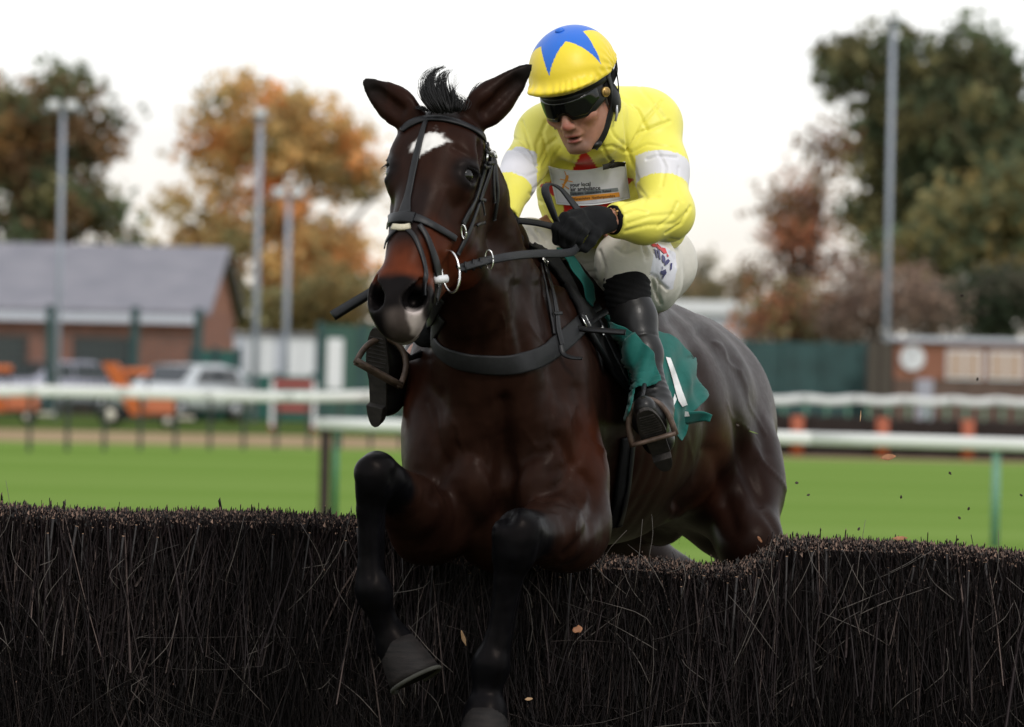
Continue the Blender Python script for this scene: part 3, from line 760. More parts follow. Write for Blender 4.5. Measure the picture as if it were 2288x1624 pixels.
def machine(label, px, Y, sc, wheel_dx):
    c = P(px, 900, Y); c.z = 0; r = empty('turf_machine', c, label, 'machine', 'orange course maintenance machines')
    X = lambda x, y, z: (c.x + x * sc, Y + y * sc, z * sc)
    def bx(name, a, b, m, bev=.02): return MB().box(X(*a), X(*b)).build(name, m, r, bevel=bev)
    bx('hopper', (.95, -.4, .30), (1.70, .4, .80), orange2, .08)
    bx('hopper_lip', (1.05, -.42, .805), (1.6, .42, .84), orange3)
    mb = MB(); mb.prism([Vector(X(-.12, -.3, 1.52)), Vector(X(.24, -.3, 1.52)), Vector(X(1.05, -.3, .28)), Vector(X(.62, -.3, .28))], (0, 0, 0), (0, .55 * sc, 0)); mb.build('chute', orange3, r)
    bx('engine_cover', (.40, -.25, 1.22), (1.05, .3, 1.40), orange3, .06)
    bx('frame', (.0, -.33, .20), (1.6, .33, .27), grey_dk)
    mb = MB()
    for x in (.5, .95): mb.tube([X(x, .30, .26), X(x, .30, 1.16)], .035, 6)
    mb.build('uprights', grey_dk, r)
    for x, rr in ((wheel_dx, .27), (1.5, .16)):
        for sy in (-1, 1):
            w = MB().tube([X(x, sy * .40, rr), X(x, sy * .56, rr)], rr * sc, 20).build('wheel', tyre_mat if sy > 0 or x > 0 else cream, r, True)
            MB().tube([X(x, sy * .46, rr), X(x, sy * .60, rr)], rr * .55 * sc, 14).build('rim', cream, w, True)
    bx('drawbar', (1.7, -.06, .20), (2.1, .06, .28), cream)
machine('orange machine with a cream front wheel beside the silver hatchback', 238, 122, 1.0, .12)
machine('orange machine cut off by the left edge in front of the blue grey car', -72, 124, 1.0, .12)
v = P(655, 900, 122)
r = empty('crowd_barrier', (v.x, 122, 0), 'small red plastic barrier standing in front of the green board screen', 'barrier')
MB().box((v.x - .5, 122, 1.02), (v.x + .5, 122.06, 1.2)).build('top_bar', red_mat, r, bevel=.02)
MB().box((v.x - .55, 122, .45), (v.x + .55, 122.06, .62)).build('lower_bar', red_mat, r, bevel=.02)
for x in (-.5, .5): MB().box((v.x + x - .05, 121.8, 0), (v.x + x + .05, 122.3, .10)).build('foot', red_mat, r); MB().box((v.x + x - .04, 121.97, .1), (v.x + x + .04, 122.09, 1.2)).build('post', white_mat, r)
# ------------------------------------------------------------------ the horse
leather_mat = mat('black_leather', (0.008, 0.0083, 0.010), rough=0.45, noise=0.25, nscale=60, bump=0.25, bscale=420, bdist=0.001, spec=0.32)
steel_mat = mat('polished_steel', (0.75, 0.75, 0.73), rough=0.22, metal=1.0, noise=0.05)

horse = empty('horse', P(1160, 1560, 0.3), 'dark bay racehorse with a white star on its forehead jumping the birch fence', 'horse')

# body frame: fwd goes to the head, lat to the horse's left (right in the picture)
bk = nrm((0.316, 0.945, -0.06)); lat = nrm((0.945, -0.316, 0.0)); upb = np.cross(lat, bk)
AX = np.array([lat, bk, upb])
hf = Field(axis_steps((-.62, -.385, .009), (-.385, .06, .0055), (.06, 1.0, .010)),
           axis_steps((-1.02, -.25, .0055), (-.25, .5, .009), (.5, 2.75, .014)),
           axis_steps((.66, 1.72, .009), (1.72, 2.46, .0055)))
p3 = lambda x, y, Y: np.array(P(x, y, Y))

# trunk
hf.ell(p3(1150, 930, .38), (.235, .42, .36), AX, .05)
hf.ell(p3(1325, 930, .78), (.285, .58, .335), AX, .10)
hf.ell(p3(1468, 920, 1.25), (.250, .45, .285), AX, .12)
hf.ell(p3(1518, 948, 1.62), (.235, .36, .285), AX, .10)
hf.cone(p3(1235, 640, .50), .08, p3(1340, 720, .95), .10, .15)         # withers
hf.cone(p3(1395, 765, 1.15), .09, p3(1492, 795, 1.6), .10, .12)         # back and croup
hf.cone(p3(1530, 810, 1.75), .10, p3(1570, 890, 1.95), .10, .12)
# shoulders and chest
for sx, q in ((-1, 1018), (1, 1226)):
    hf.ell(p3(q, 905, .16), (.12, .16, .30), AX, .06)
    hf.ell(p3(q + sx * 10, 1000, .04), (.115, .13, .17), AX, .06)
hf.ell(p3(1125, 930, .06), (.17, .16, .25), AX, .06)
hf.ell(p3(1062, 1075, -.045), (.085, .085, .105), AX, .022)
hf.ell(p3(1196, 1085, -.055), (.088, .085, .105), AX, .022)
hf.ell(p3(1128, 1175, .10), (.13, .16, .12), AX, .05)
hf.cone(p3(1030, 960, -.06), .06, p3(1062, 1075, -.085), .045, .035)
hf.cone(p3(1228, 960, -.06), .06, p3(1200, 1085, -.085), .045, .035)
hf.ell(p3(1262, 1055, .02), (.085, .10, .13), AX, .04)
hf.ell(p3(992, 1030, .0), (.06, .09, .11), AX, .04)
# neck
nl = nrm((.94, -.30, -.12))
hf.chain([(p3(1002, 330, -.34), .088), (p3(1036, 430, -.24), .092), (p3(1058, 540, -.13), .104), (p3(1090, 660, -.03), .125), (p3(1108, 800, .07), .17)], .05)
hf.chain([(p3(1024, 345, -.16), .062), (p3(1060, 440, .0), .066), (p3(1092, 540, .16), .074), (p3(1150, 630, .36), .10)], .08)   # crest
hf.chain([(p3(1010, 560, -.42), .060), (p3(1050, 660, -.22), .085), (p3(1095, 800, -.08), .11), (p3(1115, 900, -.06), .10)], .08)   # windpipe side
hf.cone(p3(1150, 640, .06), .06, p3(1225, 830, .06), .09, .07)
# hind quarters
TRAIL = .52
for sgn in (1, -1):
    def hp(pt):
        pt = np.array(pt)
        if sgn > 0: return pt
        c0 = p3(1518, 948, 1.62); rel = pt - c0
        return pt - 2 * (rel @ lat) * lat + TRAIL * min(max((rel @ -bk + .1) / .45 + (c0[2] - pt[2]) / .4, 0), 1) * bk + (0, 0, .03)
    hf.cone(hp(p3(1550, 905, 1.62)), .170, hp(p3(1634, 1085, 1.36)), .142, .09)
    hf.cone(hp(p3(1622, 1040, 1.42)), .142, hp(p3(1676, 1215, 1.16)), .082, .06)
    hf.ell(hp(p3(1612, 1020, 1.62)), (.122, .22, .28), AX, .08)
    hf.ell(hp(p3(1560, 868, 1.50)), (.10, .14, .10), AX, .08)
    hf.chain([(hp(p3(1676, 1215, 1.16)), .080), (hp(p3(1668, 1275, 1.45)), .078), (hp(p3(1650, 1330, 1.82)), .047), (hp(p3(1648, 1350, 1.92)), .050)], .05)
    hf.chain([(hp(p3(1648, 1350, 1.92)), .046), (hp(p3(1652, 1500, 2.12)), .033), (hp(p3(1652, 1560, 2.19)), .042), (hp(p3(1655, 1620, 2.20)), .036)], .025)
# forelegs: the left one in the picture, then the right one
fl = [(p3(996, 1060, .02), .088), (p3(972, 1178, -.02), .086)]
hf.chain(fl, .05)
hf.chain([(p3(970, 1176, -.02), .084), (p3(915, 1128, -.2), .070), (p3(862, 1072, -.385), .05)], .035)
hf.ell(p3(930, 1195, -.10), (.055, .10, .07), AX, .04)
hf.cone(p3(842, 1048, -.42), .044, p3(836, 1092, -.425), .041, .02)
hf.ell(p3(832, 1060, -.452), (.040, .030, .048), None, .012)
hf.chain([(p3(836, 1092, -.425), .040), (p3(827, 1138, -.415), .030), (p3(825, 1270, -.40), .0265), (p3(833, 1312, -.395), .040), (p3(838, 1330, -.385), .0405), (p3(856, 1386, -.362), .030), (p3(884, 1440, -.35), .047), (p3(892, 1456, -.355), .0495)], .016)
hf.cone(p3(842, 1110, -.385), .024, p3(842, 1300, -.352), .019, .010)
hf.ell(p3(852, 1330, -.352), (.022, .024, .022), None, .012); hf.ell(p3(810, 1052, -.435), (.020, .03, .026), None, .012); hf.ell(p3(862, 1040, -.43), (.022, .03, .022), None, .012)
hf.ell(p3(838, 1084, -.452), (.034, .018, .012), None, .010); hf.ell(p3(866, 1082, -.37), (.02, .02, .024), None, .012)
hf.cone(p3(905, 1092, -.27), .020, p3(866, 1062, -.40), .014, .02)
hf.chain([(p3(1266, 1075, .03), .100), (p3(1276, 1180, .0), .098)], .05)
hf.chain([(p3(1274, 1172, -.02), .094), (p3(1228, 1188, -.22), .078), (p3(1175, 1195, -.385), .056)], .035)
hf.ell(p3(1262, 1212, -.10), (.072, .11, .075), AX, .04)
hf.cone(p3(1158, 1185, -.425), .056, p3(1148, 1235, -.43), .050, .03)
hf.ell(p3(1150, 1200, -.46), (.05, .03, .055), None, .02)
hf.chain([(p3(1148, 1235, -.43), .046), (p3(1136, 1292, -.42), .032), (p3(1112, 1430, -.405), .0285), (p3(1098, 1482, -.40), .043), (p3(1094, 1500, -.392), .0425), (p3(1088, 1552, -.39), .033), (p3(1085, 1590, -.40), .050), (p3(1084, 1608, -.405), .053)], .016)
hf.cone(p3(1152, 1255, -.385), .026, p3(1122, 1462, -.358), .020, .010)
hf.ell(p3(1114, 1498, -.356), (.024, .024, .022), None, .012); hf.ell(p3(1122, 1190, -.455), (.024, .03, .034), None, .012); hf.ell(p3(1186, 1178, -.44), (.026, .03, .026), None, .012)
hf.ell(p3(1148, 1236, -.465), (.036, .018, .013), None, .010); hf.ell(p3(1180, 1235, -.385), (.024, .022, .026), None, .012)
hf.cone(p3(1236, 1150, -.26), .022, p3(1186, 1178, -.40), .015, .02)

# head frame: a runs down the face, b to the horse's left, c out of the face
H0, H1 = p3(978, 250, -.42), p3(866, 700, -.69)
hd = nrm(H1 - H0); HL = np.linalg.norm(H1 - H0)
hl = np.array((.93, -.34, -.075)); hl = nrm(hl - hd * (hl @ hd)); hn = np.cross(hd, hl)
HA = np.array([hd, hl, hn])
q = lambda a, b, c: H0 + a * hd + b * hl + c * hn
def hx(a, b, c, *r, **k): hf.ell(q(a, b, c), r, HA, **k)
hx(.070, 0, -.075, .115, .094, .085, k=.03)                       # cranium
hx(.125, 0, -.055, .12, .092, .060, k=.04)                         # forehead
hf.cone(q(.12, 0, -.070), .070, q(.50, 0, -.054), .044, .03)       # bridge of the nose
hf.cone(q(.20, 0, -.055), .050, q(.46, 0, -.036), .036, .03, flat=(hn, .8))
hx(.30, .0, -.11, .16, .062, .085, k=.05)
for sb in (-1, 1):
    hx(.148, sb * .078, -.058, .058, .034, .042, k=.03)            # eye socket
    hx(.108, sb * .080, -.042, .050, .026, .020, k=.025)           # brow
    hx(.075, sb * .070, -.06, .06, .032, .05, k=.03)               # temple
    hx(.215, sb * .062, -.185, .118, .038, .088, k=.05)            # cheek
    hf.cone(q(.215, sb * .080, -.100), .015, q(.34, sb * .060, -.085), .009, .025)   # facial crest
    hf.cone(q(.27, sb * .046, -.205), .034, q(.47, sb * .026, -.125), .024, .04)  # jaw bone
    hx(.49, sb * .044, -.050, .055, .034, .044, k=.025)            # nostril wing
    hx(.47, sb * .034, -.065, .06, .030, .05, k=.03)
hx(.515, 0, -.075, .056, .058, .058, k=.03)                       # muzzle
hx(.545, 0, -.085, .034, .046, .048, k=.03)                       # upper lip
hx(.535, 0, -.128, .036, .036, .028, k=.014)                      # lower lip
hx(.515, 0, -.142, .034, .030, .024, k=.02)                       # chin
for sb in (-1, 1):                                                # mouth line, nostrils, eye sockets, temple hollow
    hx(.562, sb * .012, -.1285, .030, .055, .0045, k=.006, mode='sub')
    hf.cone(q(.462, sb * .054, -.026), .012, q(.512, sb * .046, -.026), .026, .012, mode='sub')
    hf.cone(q(.500, sb * .060, -.016), .019, q(.490, sb * .034, -.062), .018, .012, mode='sub')
    hx(.149, sb * .110, -.040, .025, .020, .021, k=.008, mode='sub')
    hx(.068, sb * .104, -.060, .030, .015, .018, k=.02, mode='sub')
# upper eyelid ridge
for sb in (-1, 1):
    hf.chain([(q(.142, sb * .080, -.012), .006), (q(.123, sb * .100, -.030), .009), (q(.128, sb * .110, -.058), .008)], .010)
    hf.chain([(q(.166, sb * .084, -.018), .005), (q(.174, sb * .100, -.037), .006), (q(.167, sb * .108, -.060), .005)], .008)
# ears
def ear(base, mid, tip, w, face):
    base, mid, tip = [np.array(v) for v in (base, mid, tip)]
    f = nrm(face)
    hf.chain([(base, w * .78), (base * .5 + mid * .5, w * .96), (mid, w * .92), (mid * .55 + tip * .45, w * .60), (mid * .2 + tip * .8, w * .24), (tip, .003)], .016, flat=(f, .5))
    hf.cone(base * .55 + mid * .45 + f * w * .50, w * .30, mid * .45 + tip * .55 + f * w * .28, w * .18, .02, mode='sub')
ear(P(920, 262, -.40), P(872, 226, -.375), P(816, 182, -.36), .040, (-.25, -.9, -.05))
ear(P(1058, 262, -.385), P(1110, 216, -.36), P(1188, 144, -.35), .047, (.15, -.9, -.35))

hV, hQ = hf.mesh(2); del hf
# coat relief: veins and muscle edges, then fine unevenness
_w = sstep(.45, .8, hV[:, 1])[:, None] * .6
for _ in range(7):                       # the coarser cells of the hind quarters get a finer finish
    _S = np.zeros_like(hV); _k = np.zeros(len(hV))
    for a, b in ((0, 1), (1, 2), (2, 3), (3, 0)):
        for x, y in ((a, b), (b, a)):
            np.add.at(_S, hQ[:, x], hV[hQ[:, y]]); np.add.at(_k, hQ[:, x], 1)
    hV = hV * (1 - _w) + _w * _S / np.maximum(_k, 1)[:, None]
hN = vnormals(hV, hQ)
disp = .0022 * vnoise(hV, 22, 3) + .0012 * vnoise(hV, 60, 4) * sstep(.75, .4, hV[:, 1]) + .0006 * vnoise(hV, 150, 5) * sstep(.55, .2, hV[:, 1])
hloc = (hV - H0) @ HA.T
inhead = (hloc[:, 0] > -.08) & (hloc[:, 0] < .62) & (np.abs(hloc[:, 1]) < .13) & (hloc[:, 2] > -.26) & (hloc[:, 2] < .06) & (hV[:, 1] < -.3)
disp = np.where(inhead, disp * .35, disp)
def groove(pts, w, dpt):
    global disp
    dd = seg_dist(hV, pts); disp -= dpt * np.exp(-(dd / w) ** 2)
def px_of(V):
    d = V[:, 1] + CAM_D; a = V[:, 0] * KPX / d; b = (V[:, 2] - CAM_Z) * KPX / d
    return np.stack([1144 + a * _c + b * _s, 812 - (-a * _s + b * _c)], 1)
hpx = px_of(hV)
def muscle(pts, w, dpt, y0=-9, y1=9, n=24):
    """an edge between muscles (or, with negative depth, a vein) along a line seen in the photograph"""
    global disp
    s_ = spline([(p[0], p[1], 0) for p in pts], n)[:, :2]; best = np.full(len(hV), 1e9)
    for a, b in zip(s_[:-1], s_[1:]):
        ba = b - a; t = np.clip((hpx - a) @ ba / (ba @ ba + 1e-9), 0, 1); best = np.minimum(best, np.linalg.norm(hpx - a - t[:, None] * ba, axis=1))
    m_ = sstep(.25, -.15, hN[:, 1]) * ((hV[:, 1] > y0) & (hV[:, 1] < y1))
    disp -= dpt * np.exp(-(best / w) ** 2) * m_
# quarters and flank
muscle([(1570, 740), (1612, 790), (1640, 860), (1650, 950), (1664, 1030), (1700, 1120)], 16, .015, .8)
muscle([(1605, 770), (1640, 850), (1660, 940), (1690, 1020)], 13, -.006, .8)
muscle([(1640, 800), (1682, 900), (1712, 1010)], 14, .007, .8)
muscle([(1548, 800), (1580, 880), (1590, 960), (1570, 1060), (1520, 1130)], 15, .020, .6)
muscle([(1600, 1010), (1618, 1100), (1640, 1180)], 16, .010, .8)
muscle([(1500, 720), (1540, 770), (1566, 830)], 14, .006, .6)
muscle([(1710, 1150), (1735, 1190), (1738, 1230)], 8, .006, .8)
for i in range(8):     # ribs
    x0 = 1405 + i * 24; muscle([(x0 + 22, 940), (x0 + 8, 1040), (x0 - 30, 1130), (x0 - 70, 1190)], 6.5, .0022, .25, 1.6)
# chest, shoulder, forearm
muscle([(1128, 900), (1128, 980), (1131, 1060), (1128, 1150)], 20, .020, -.6, .4)
muscle([(1020, 1000), (990, 1050), (975, 1110)], 13, .009, -.5, .5); muscle([(1248, 980), (1275, 1040), (1262, 1075), (1215, 1110)], 12, .010, -.5, .5)
muscle([(985, 880), (975, 960), (1000, 1040), (1052, 1000)], 14, .006, -.5, .5); muscle([(1290, 870), (1305, 960), (1290, 1030), (1240, 1055)], 14, .006, -.5, .5)
muscle([(1040, 1010), (1082, 1030), (1108, 1080)], 12, .006, -.5, .3); muscle([(1148, 1060), (1180, 1025), (1225, 1010)], 12, .006, -.5, .3)
muscle([(1300, 1060), (1325, 1110), (1310, 1190), (1262, 1240)], 11, .008, -.6, .4); muscle([(1240, 1120), (1290, 1130), (1318, 1160)], 9, .004, -.6, .3)
muscle([(1290, 900), (1262, 960), (1256, 1020), (1278, 1060)], 4.5, -.0030, -.5, .5); muscle([(1235, 880), (1222, 940), (1232, 1000)], 4, -.0025, -.5, .5); muscle([(960, 900), (972, 960), (960, 1010)], 4, -.0025, -.5, .5)
muscle([(1155, 640), (1160, 720), (1175, 800)], 14, .010, -.5, .5); muscle([(1095, 680), (1070, 760), (1062, 840)], 16, .008, -.5, .5); muscle([(1205, 640), (1222, 740), (1228, 830)], 14, .006, -.2, .6)
# veins and skin folds
vr = random.Random(12)
for x_, y_, ln_, an_, y0_, y1_ in [(1265, 905, 120, 1.35, -.5, .5), (1240, 930, 90, 1.8, -.5, .5), (1300, 960, 80, 1.2, -.5, .5), (975, 900, 110, 1.75, -.5, .5), (1010, 940, 80, 1.4, -.5, .5), (1170, 960, 90, 1.3, -.5, .3), (1090, 950, 80, 1.8, -.5, .3),
        (1310, 1120, 80, 2.0, -.6, .4), (1270, 1150, 70, 2.6, -.6, .4), (1180, 720, 110, 1.4, -.5, .6), (1120, 700, 100, 1.7, -.5, .5), (1660, 830, 150, 1.3, .8, 9), (1625, 900, 120, 1.5, .8, 9), (1690, 1010, 120, 1.25, .8, 9), (1600, 760, 90, 1.0, .8, 9), (1540, 980, 110, 1.9, .6, 2), (1480, 1020, 110, 2.1, .4, 2), (1655, 1080, 90, 1.4, .8, 9)]:
    pts_ = [(x_, y_)]
    for k in range(4):
        an_ += vr.uniform(-.45, .45); pts_.append((pts_[-1][0] + math.cos(an_) * ln_ / 4, pts_[-1][1] + math.sin(an_) * ln_ / 4))
    muscle(pts_, vr.uniform(3.0, 4.5), -vr.uniform(.0018, .0032), y0_, y1_)
# face: cheek edge, vein under the eye, bone ridge
muscle([(1050, 440), (1020, 480), (1000, 520), (985, 560)], 8, -.0022, -1, -.3); muscle([(1000, 420), (982, 470), (962, 520)], 5, -.0016, -1, -.3); muscle([(1072, 430), (1078, 490), (1062, 545), (1036, 580)], 9, .0045, -1, -.3)
muscle([(1015, 330), (1040, 345), (1062, 362)], 8, .0045, -1, -.3); muscle([(868, 345), (858, 362)], 7, .004, -1, -.3)
muscle([(826, 1110), (824, 1200), (828, 1290)], 7, .004, -.6, -.2); muscle([(1142, 1260), (1126, 1360), (1110, 1450)], 8, .004, -.6, -.2)
hV = hV + hN * disp[:, None]
hN = vnormals(hV, hQ); hloc = (hV - H0) @ HA.T

# coat colours (bay body, black points, star, pale muzzle; painted lit tone on the quarters)
BAY, BLK, RED, TAN = np.array((.0185, .0080, .0053)), np.array((.0030, .0031, .0040)), np.array((.130, .031, .012)), np.array((.062, .021, .0105))
hC = np.tile(BAY, (len(hV), 1))
def blend(col, w):
    global hC
    hC = hC * (1 - w[:, None]) + np.asarray(col) * w[:, None]
def blob(c, r, soft=.6):
    return 1 - sstep(r * (1 - soft), r, np.linalg.norm(hV - np.array(c), axis=1))
wn_ = vnoise(hV, 45, 9) * .012 + vnoise(hV, 150, 10) * .004
blend((.0112, .0054, .0042), sstep(0, 1, vnoise(hV, 5, 12)) * .6)
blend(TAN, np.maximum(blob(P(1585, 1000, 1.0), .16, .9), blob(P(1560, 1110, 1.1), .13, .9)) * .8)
blend((.020, .0088, .0070), sstep(1.05, 1.4, hV[:, 1]) * .6)  # hindquarters lifted towards mauve, their lit tone put into the coat colour
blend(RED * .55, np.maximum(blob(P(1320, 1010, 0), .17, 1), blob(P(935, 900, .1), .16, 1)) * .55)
# black points
kn = np.minimum(seg_dist(hV, [P(838, 1060, -.43), P(828, 1300, -.4), P(882, 1450, -.35)]), seg_dist(hV, [P(1155, 1205, -.43), P(1110, 1450, -.4), P(1085, 1620, -.4)]))
blend(BLK, 1 - sstep(.075, .15, kn + wn_ * 2))
blend(BLK, 1 - sstep(.06, .10, seg_dist(hV, [P(1648, 1350, 1.92), P(1652, 1600, 2.2)])))
h_ = inhead
ha, hb, hc = hloc.T
blend((.022, .0080, .0052), h_ * (1 - sstep(.02, .30, ha)) * .6)
blend((.012, .008, .008), h_ * sstep(-.035, -.012, hc) * (1 - sstep(.02, .045, np.abs(hb))) * sstep(.16, .24, ha) * (1 - sstep(.33, .40, ha)) * .8)
blend(RED, h_ * sstep(.34, .43, ha) * (1 - sstep(.46, .49, ha)) * (1 - sstep(.06, .11, -hc)))
blend(RED * .6, h_ * sstep(.26, .34, ha) * sstep(.02, .05, hb) * (1 - sstep(.40, .46, ha)) * .8)
blend((.0065, .0058, .0062), h_ * sstep(.445, .475, ha + wn_ * .6 + .25 * np.maximum(-hc - .07, 0)))
blend((.13, .105, .095), h_ * sstep(.53, .56, ha + wn_) * sstep(.0, .03, hb + .03) * .6)
blend((.62, .55, .52), h_ * sstep(.525, .55, ha + wn_ * 1.5) * sstep(.034, .044, hb + wn_ * .8) * (1 - sstep(.060, .07, hb)) * sstep(-.135, -.115, hc) * .85)
blend((.20, .18, .15), h_ * sstep(.53, .55, ha) * (1 - sstep(-.125, -.115, hc)) * .7)
eye_w = np.maximum(*[1 - sstep(.028, .052, np.linalg.norm((hloc - np.array((.148, sb * .098, -.038))) * (1, .8, 1), axis=1)) for sb in (1, -1)])
blend((.009, .0075, .008), h_ * eye_w)
sa_ = ha - .098 + (hb + .006) * .22; star = np.abs(hb + .006 + sa_ * .25) / np.where(hb > -.006, .066, .052) + np.abs(sa_) / .044
blend((.80, .78, .76), h_ * (1 - sstep(.72, 1.05, star + wn_ * 17 + .13 * vnoise(hV, 95, 77) + .16 * vnoise(hV, 310, 78))) * (hc > -.06))
ear_tip = np.maximum(blob(P(816, 182, -.36), .09, .9), blob(P(1188, 144, -.35), .11, .8))
blend((.008, .007, .007), ear_tip)
blend((.0095, .008, .008), np.maximum(1 - sstep(.014, .034, seg_dist(hV, [P(1090, 250, -.1), P(1150, 420, .02), P(1180, 540, .2)])), 0))

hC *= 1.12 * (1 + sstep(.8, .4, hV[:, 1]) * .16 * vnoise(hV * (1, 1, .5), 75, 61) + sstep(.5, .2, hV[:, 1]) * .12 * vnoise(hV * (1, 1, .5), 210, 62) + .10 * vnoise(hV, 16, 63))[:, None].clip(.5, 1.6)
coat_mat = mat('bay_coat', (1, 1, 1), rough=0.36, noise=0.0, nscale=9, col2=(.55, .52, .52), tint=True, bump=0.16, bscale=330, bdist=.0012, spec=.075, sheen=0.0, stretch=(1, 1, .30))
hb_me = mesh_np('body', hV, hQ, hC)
coat_mat.node_tree.nodes['Principled BSDF'].inputs['Specular Tint'].default_value = (.88, .74, .68, 1)
_n = coat_mat.node_tree.nodes; _l = coat_mat.node_tree.links
_t = _n.new('ShaderNodeTexNoise'); _t.inputs['Scale'].default_value = 55; _t.inputs['Detail'].default_value = 6; _t.inputs['Roughness'].default_value = .7
_r = _n.new('ShaderNodeMapRange'); _r.inputs['From Min'].default_value = .3; _r.inputs['From Max'].default_value = .7; _r.inputs['To Min'].default_value = .34; _r.inputs['To Max'].default_value = .44
_l.new(_n['Texture Coordinate'].outputs['Object'], _t.inputs['Vector']); _l.new(_t.outputs['Fac'], _r.inputs['Value']); _l.new(_r.outputs['Result'], _n['Principled BSDF'].inputs['Roughness'])
horse_body = link('body', hb_me, coat_mat, horse, True)
HB = bvh(hV, hQ)

# eyes, lashes
eye_mat = mat('horse_eye', (.004, .003, .003), rough=.10, noise=.1, coat=.25, spec=.45)
for sb in (-1, 1):
    e = MB().ball(q(.149, sb * .0865, -.0435), .0225, nu=20, nv=14).build('eye', eye_mat, horse, True)
    lash = MB()
    for i in range(9):
        t = i / 8; a = q(.131 + .006 * abs(t - .5), sb * (.092 + .018 * math.sin(t * math.pi * .7)), -.020 - .042 * t)
        lash.tube([a, a + sb * hl * .011 + hd * .004, a + sb * hl * .018 + hd * .012], [.0009, .0007, .0003], 4)
    lash.build('eyelash', mat('dark_hair', (.006, .0055, .0055), .5, spec=.25) if sb < 0 else bpy.data.materials['dark_hair'], horse, True)
hair_mat = bpy.data.materials['dark_hair']

# hooves
hoof_mat = mat('grey_hoof_horn', (.006, .0052, .0052), rough=.65, spec=.2, nscale=18, col2=(.018, .0145, .0135), stretch=(1, 1, 6), bump=.5, bscale=60, bdist=.002)
shoe_mat = mat('worn_shoe_rim', (.05, .05, .042), rough=.7, spec=.2, noise=.3)
def hoof(cor, toe, fwd, r0, r1):
    """frustum from the coronet to the ground edge, heels open behind"""
    cor, toe = np.array(cor), np.array(toe); ax = nrm(toe - cor); f = np.array(fwd, float); f = nrm(f - ax * (f @ ax)); s_ = np.cross(ax, f)
    n, rings = 28, 7; mb = MB(); V = []
    for i in range(rings):
        t = i / (rings - 1); rr = r0 + (r1 - r0) * t
        c = cor + (toe - cor) * t + f * .012 * t
        for j in range(n):
            w = 2 * math.pi * j / n; cw, sw = math.cos(w), math.sin(w)
            k = 1.0 if cw > -.55 else 1.0 - .25 * ((-.55 - cw) / .45)
            bulge = 1 + .03 * math.sin(t * math.pi)
            V.append(c + (f * cw * rr * 1.12 * k + s_ * sw * rr) * bulge - ax * (0.016 if i == 0 else 0) * max(-cw, 0))
    V += [cor - ax * .01, toe - ax * .012]
    F = [(i * n + j, (i + 1) * n + j, (i + 1) * n + (j + 1) % n, i * n + (j + 1) % n) for i in range(rings - 1) for j in range(n)]
    T = [(rings * n, j, (j + 1) % n) for j in range(n)] + [(rings * n + 1, (rings - 1) * n + (j + 1) % n, (rings - 1) * n + j) for j in range(n)]
    mb.add(V, F, T); o = mb.build('hoof', hoof_mat, horse, True)
    rim = [toe + f * .012 + f * math.cos(w) * r1 * 1.10 + s_ * math.sin(w) * r1 * .98 + ax * .002 for w in np.linspace(-2.5, 2.5, 30)]
    MB().tube(rim, .0055, 6).build('horseshoe', shoe_mat, o, True)
hoof(P(884, 1436, -.352), P(926, 1520, -.37), (.35, -.9, .1), .045, .064)
hoof(P(1085, 1588, -.40), P(1082, 1680, -.42), (-.05, -1, .1), .048, .066)
for sgn in (1, -1):
    a, b = np.array(P(1655, 1620, 2.2)), np.array(P(1655, 1690, 2.26))
    if sgn < 0:
        c0 = p3(1518, 948, 1.62)
        a = a - 2 * ((a - c0) @ lat) * lat + TRAIL * bk + (0, 0, .03); b = b - 2 * ((b - c0) @ lat) * lat + TRAIL * bk + (0, 0, .03)
    hoof(a, b, (0, -.6, -.6), .046, .06)

# forelock, mane wisps, tail
def hair(name, strands, m=None):
    mb = MB()
    for pts, r in strands:
        s_ = spline(pts, 7); mb.tube(s_, np.linspace(r, r * .15, 7), 4)
    return mb.build(name, m or hair_mat, horse, True)
hr = np.random.default_rng(5); st = []
def lock(path, n, spread, r=.0013, tipspread=.5):
    """a lock of hair: strands that follow one path and gather at its tip"""
    for _ in range(n):
        o = hr.normal(size=3) * (1, .8, .35); fr_ = hr.uniform(.72, 1.04); pts = []
        for i, (px, py, Y) in enumerate(path):
            t = i / (len(path) - 1); w = spread * (1 - (1 - tipspread) * t) * (.6 + .4 * math.sin(t * 3))
            pts.append(np.array(P(px, py, Y)) + o * w + hr.normal(size=3) * .0015)
        c = spline(pts, 12)[:max(4, int(12 * fr_))]; st.append((c, r))
lock([(982, 248, -.45), (966, 218, -.44), (958, 185, -.40), (968, 160, -.37), (992, 148, -.35)], 150, .0125, .0015, .45)
lock([(1000, 248, -.45), (990, 215, -.43), (984, 185, -.40), (990, 165, -.38), (1004, 156, -.36)], 110, .011, .0014, .5)
lock([(970, 246, -.45), (956, 226, -.44), (948, 206, -.42), (950, 192, -.40), (962, 196, -.38)], 70, .009, .0014, .5)
lock([(1015, 246, -.44), (1012, 225, -.43), (1004, 200, -.41), (1002, 185, -.39)], 80, .011, .0013, .6)
lock([(1024, 246, -.44), (1028, 228, -.43), (1022, 212, -.41)], 60, .012, .0013, .7)
for x, y in ((1018, 158), (1024, 176), (1034, 186), (1012, 150), (1030, 204), (1042, 212), (1036, 172)):
    lock([(1004, 238, -.44), (1008, 212, -.42), (x, y, -.38)], 3, .004, .0009, .6)
lock([(1044, 244, -.34), (1052, 216, -.30), (1066, 190, -.27), (1078, 182, -.26)], 26, .005, .0012, .4)
lock([(1056, 240, -.33), (1072, 212, -.30), (1096, 192, -.27)], 14, .005, .0011, .5)
lock([(952, 246, -.44), (938, 240, -.43), (926, 240, -.42)], 24, .006, .0012, .5)
hair('forelock', st)
st = []
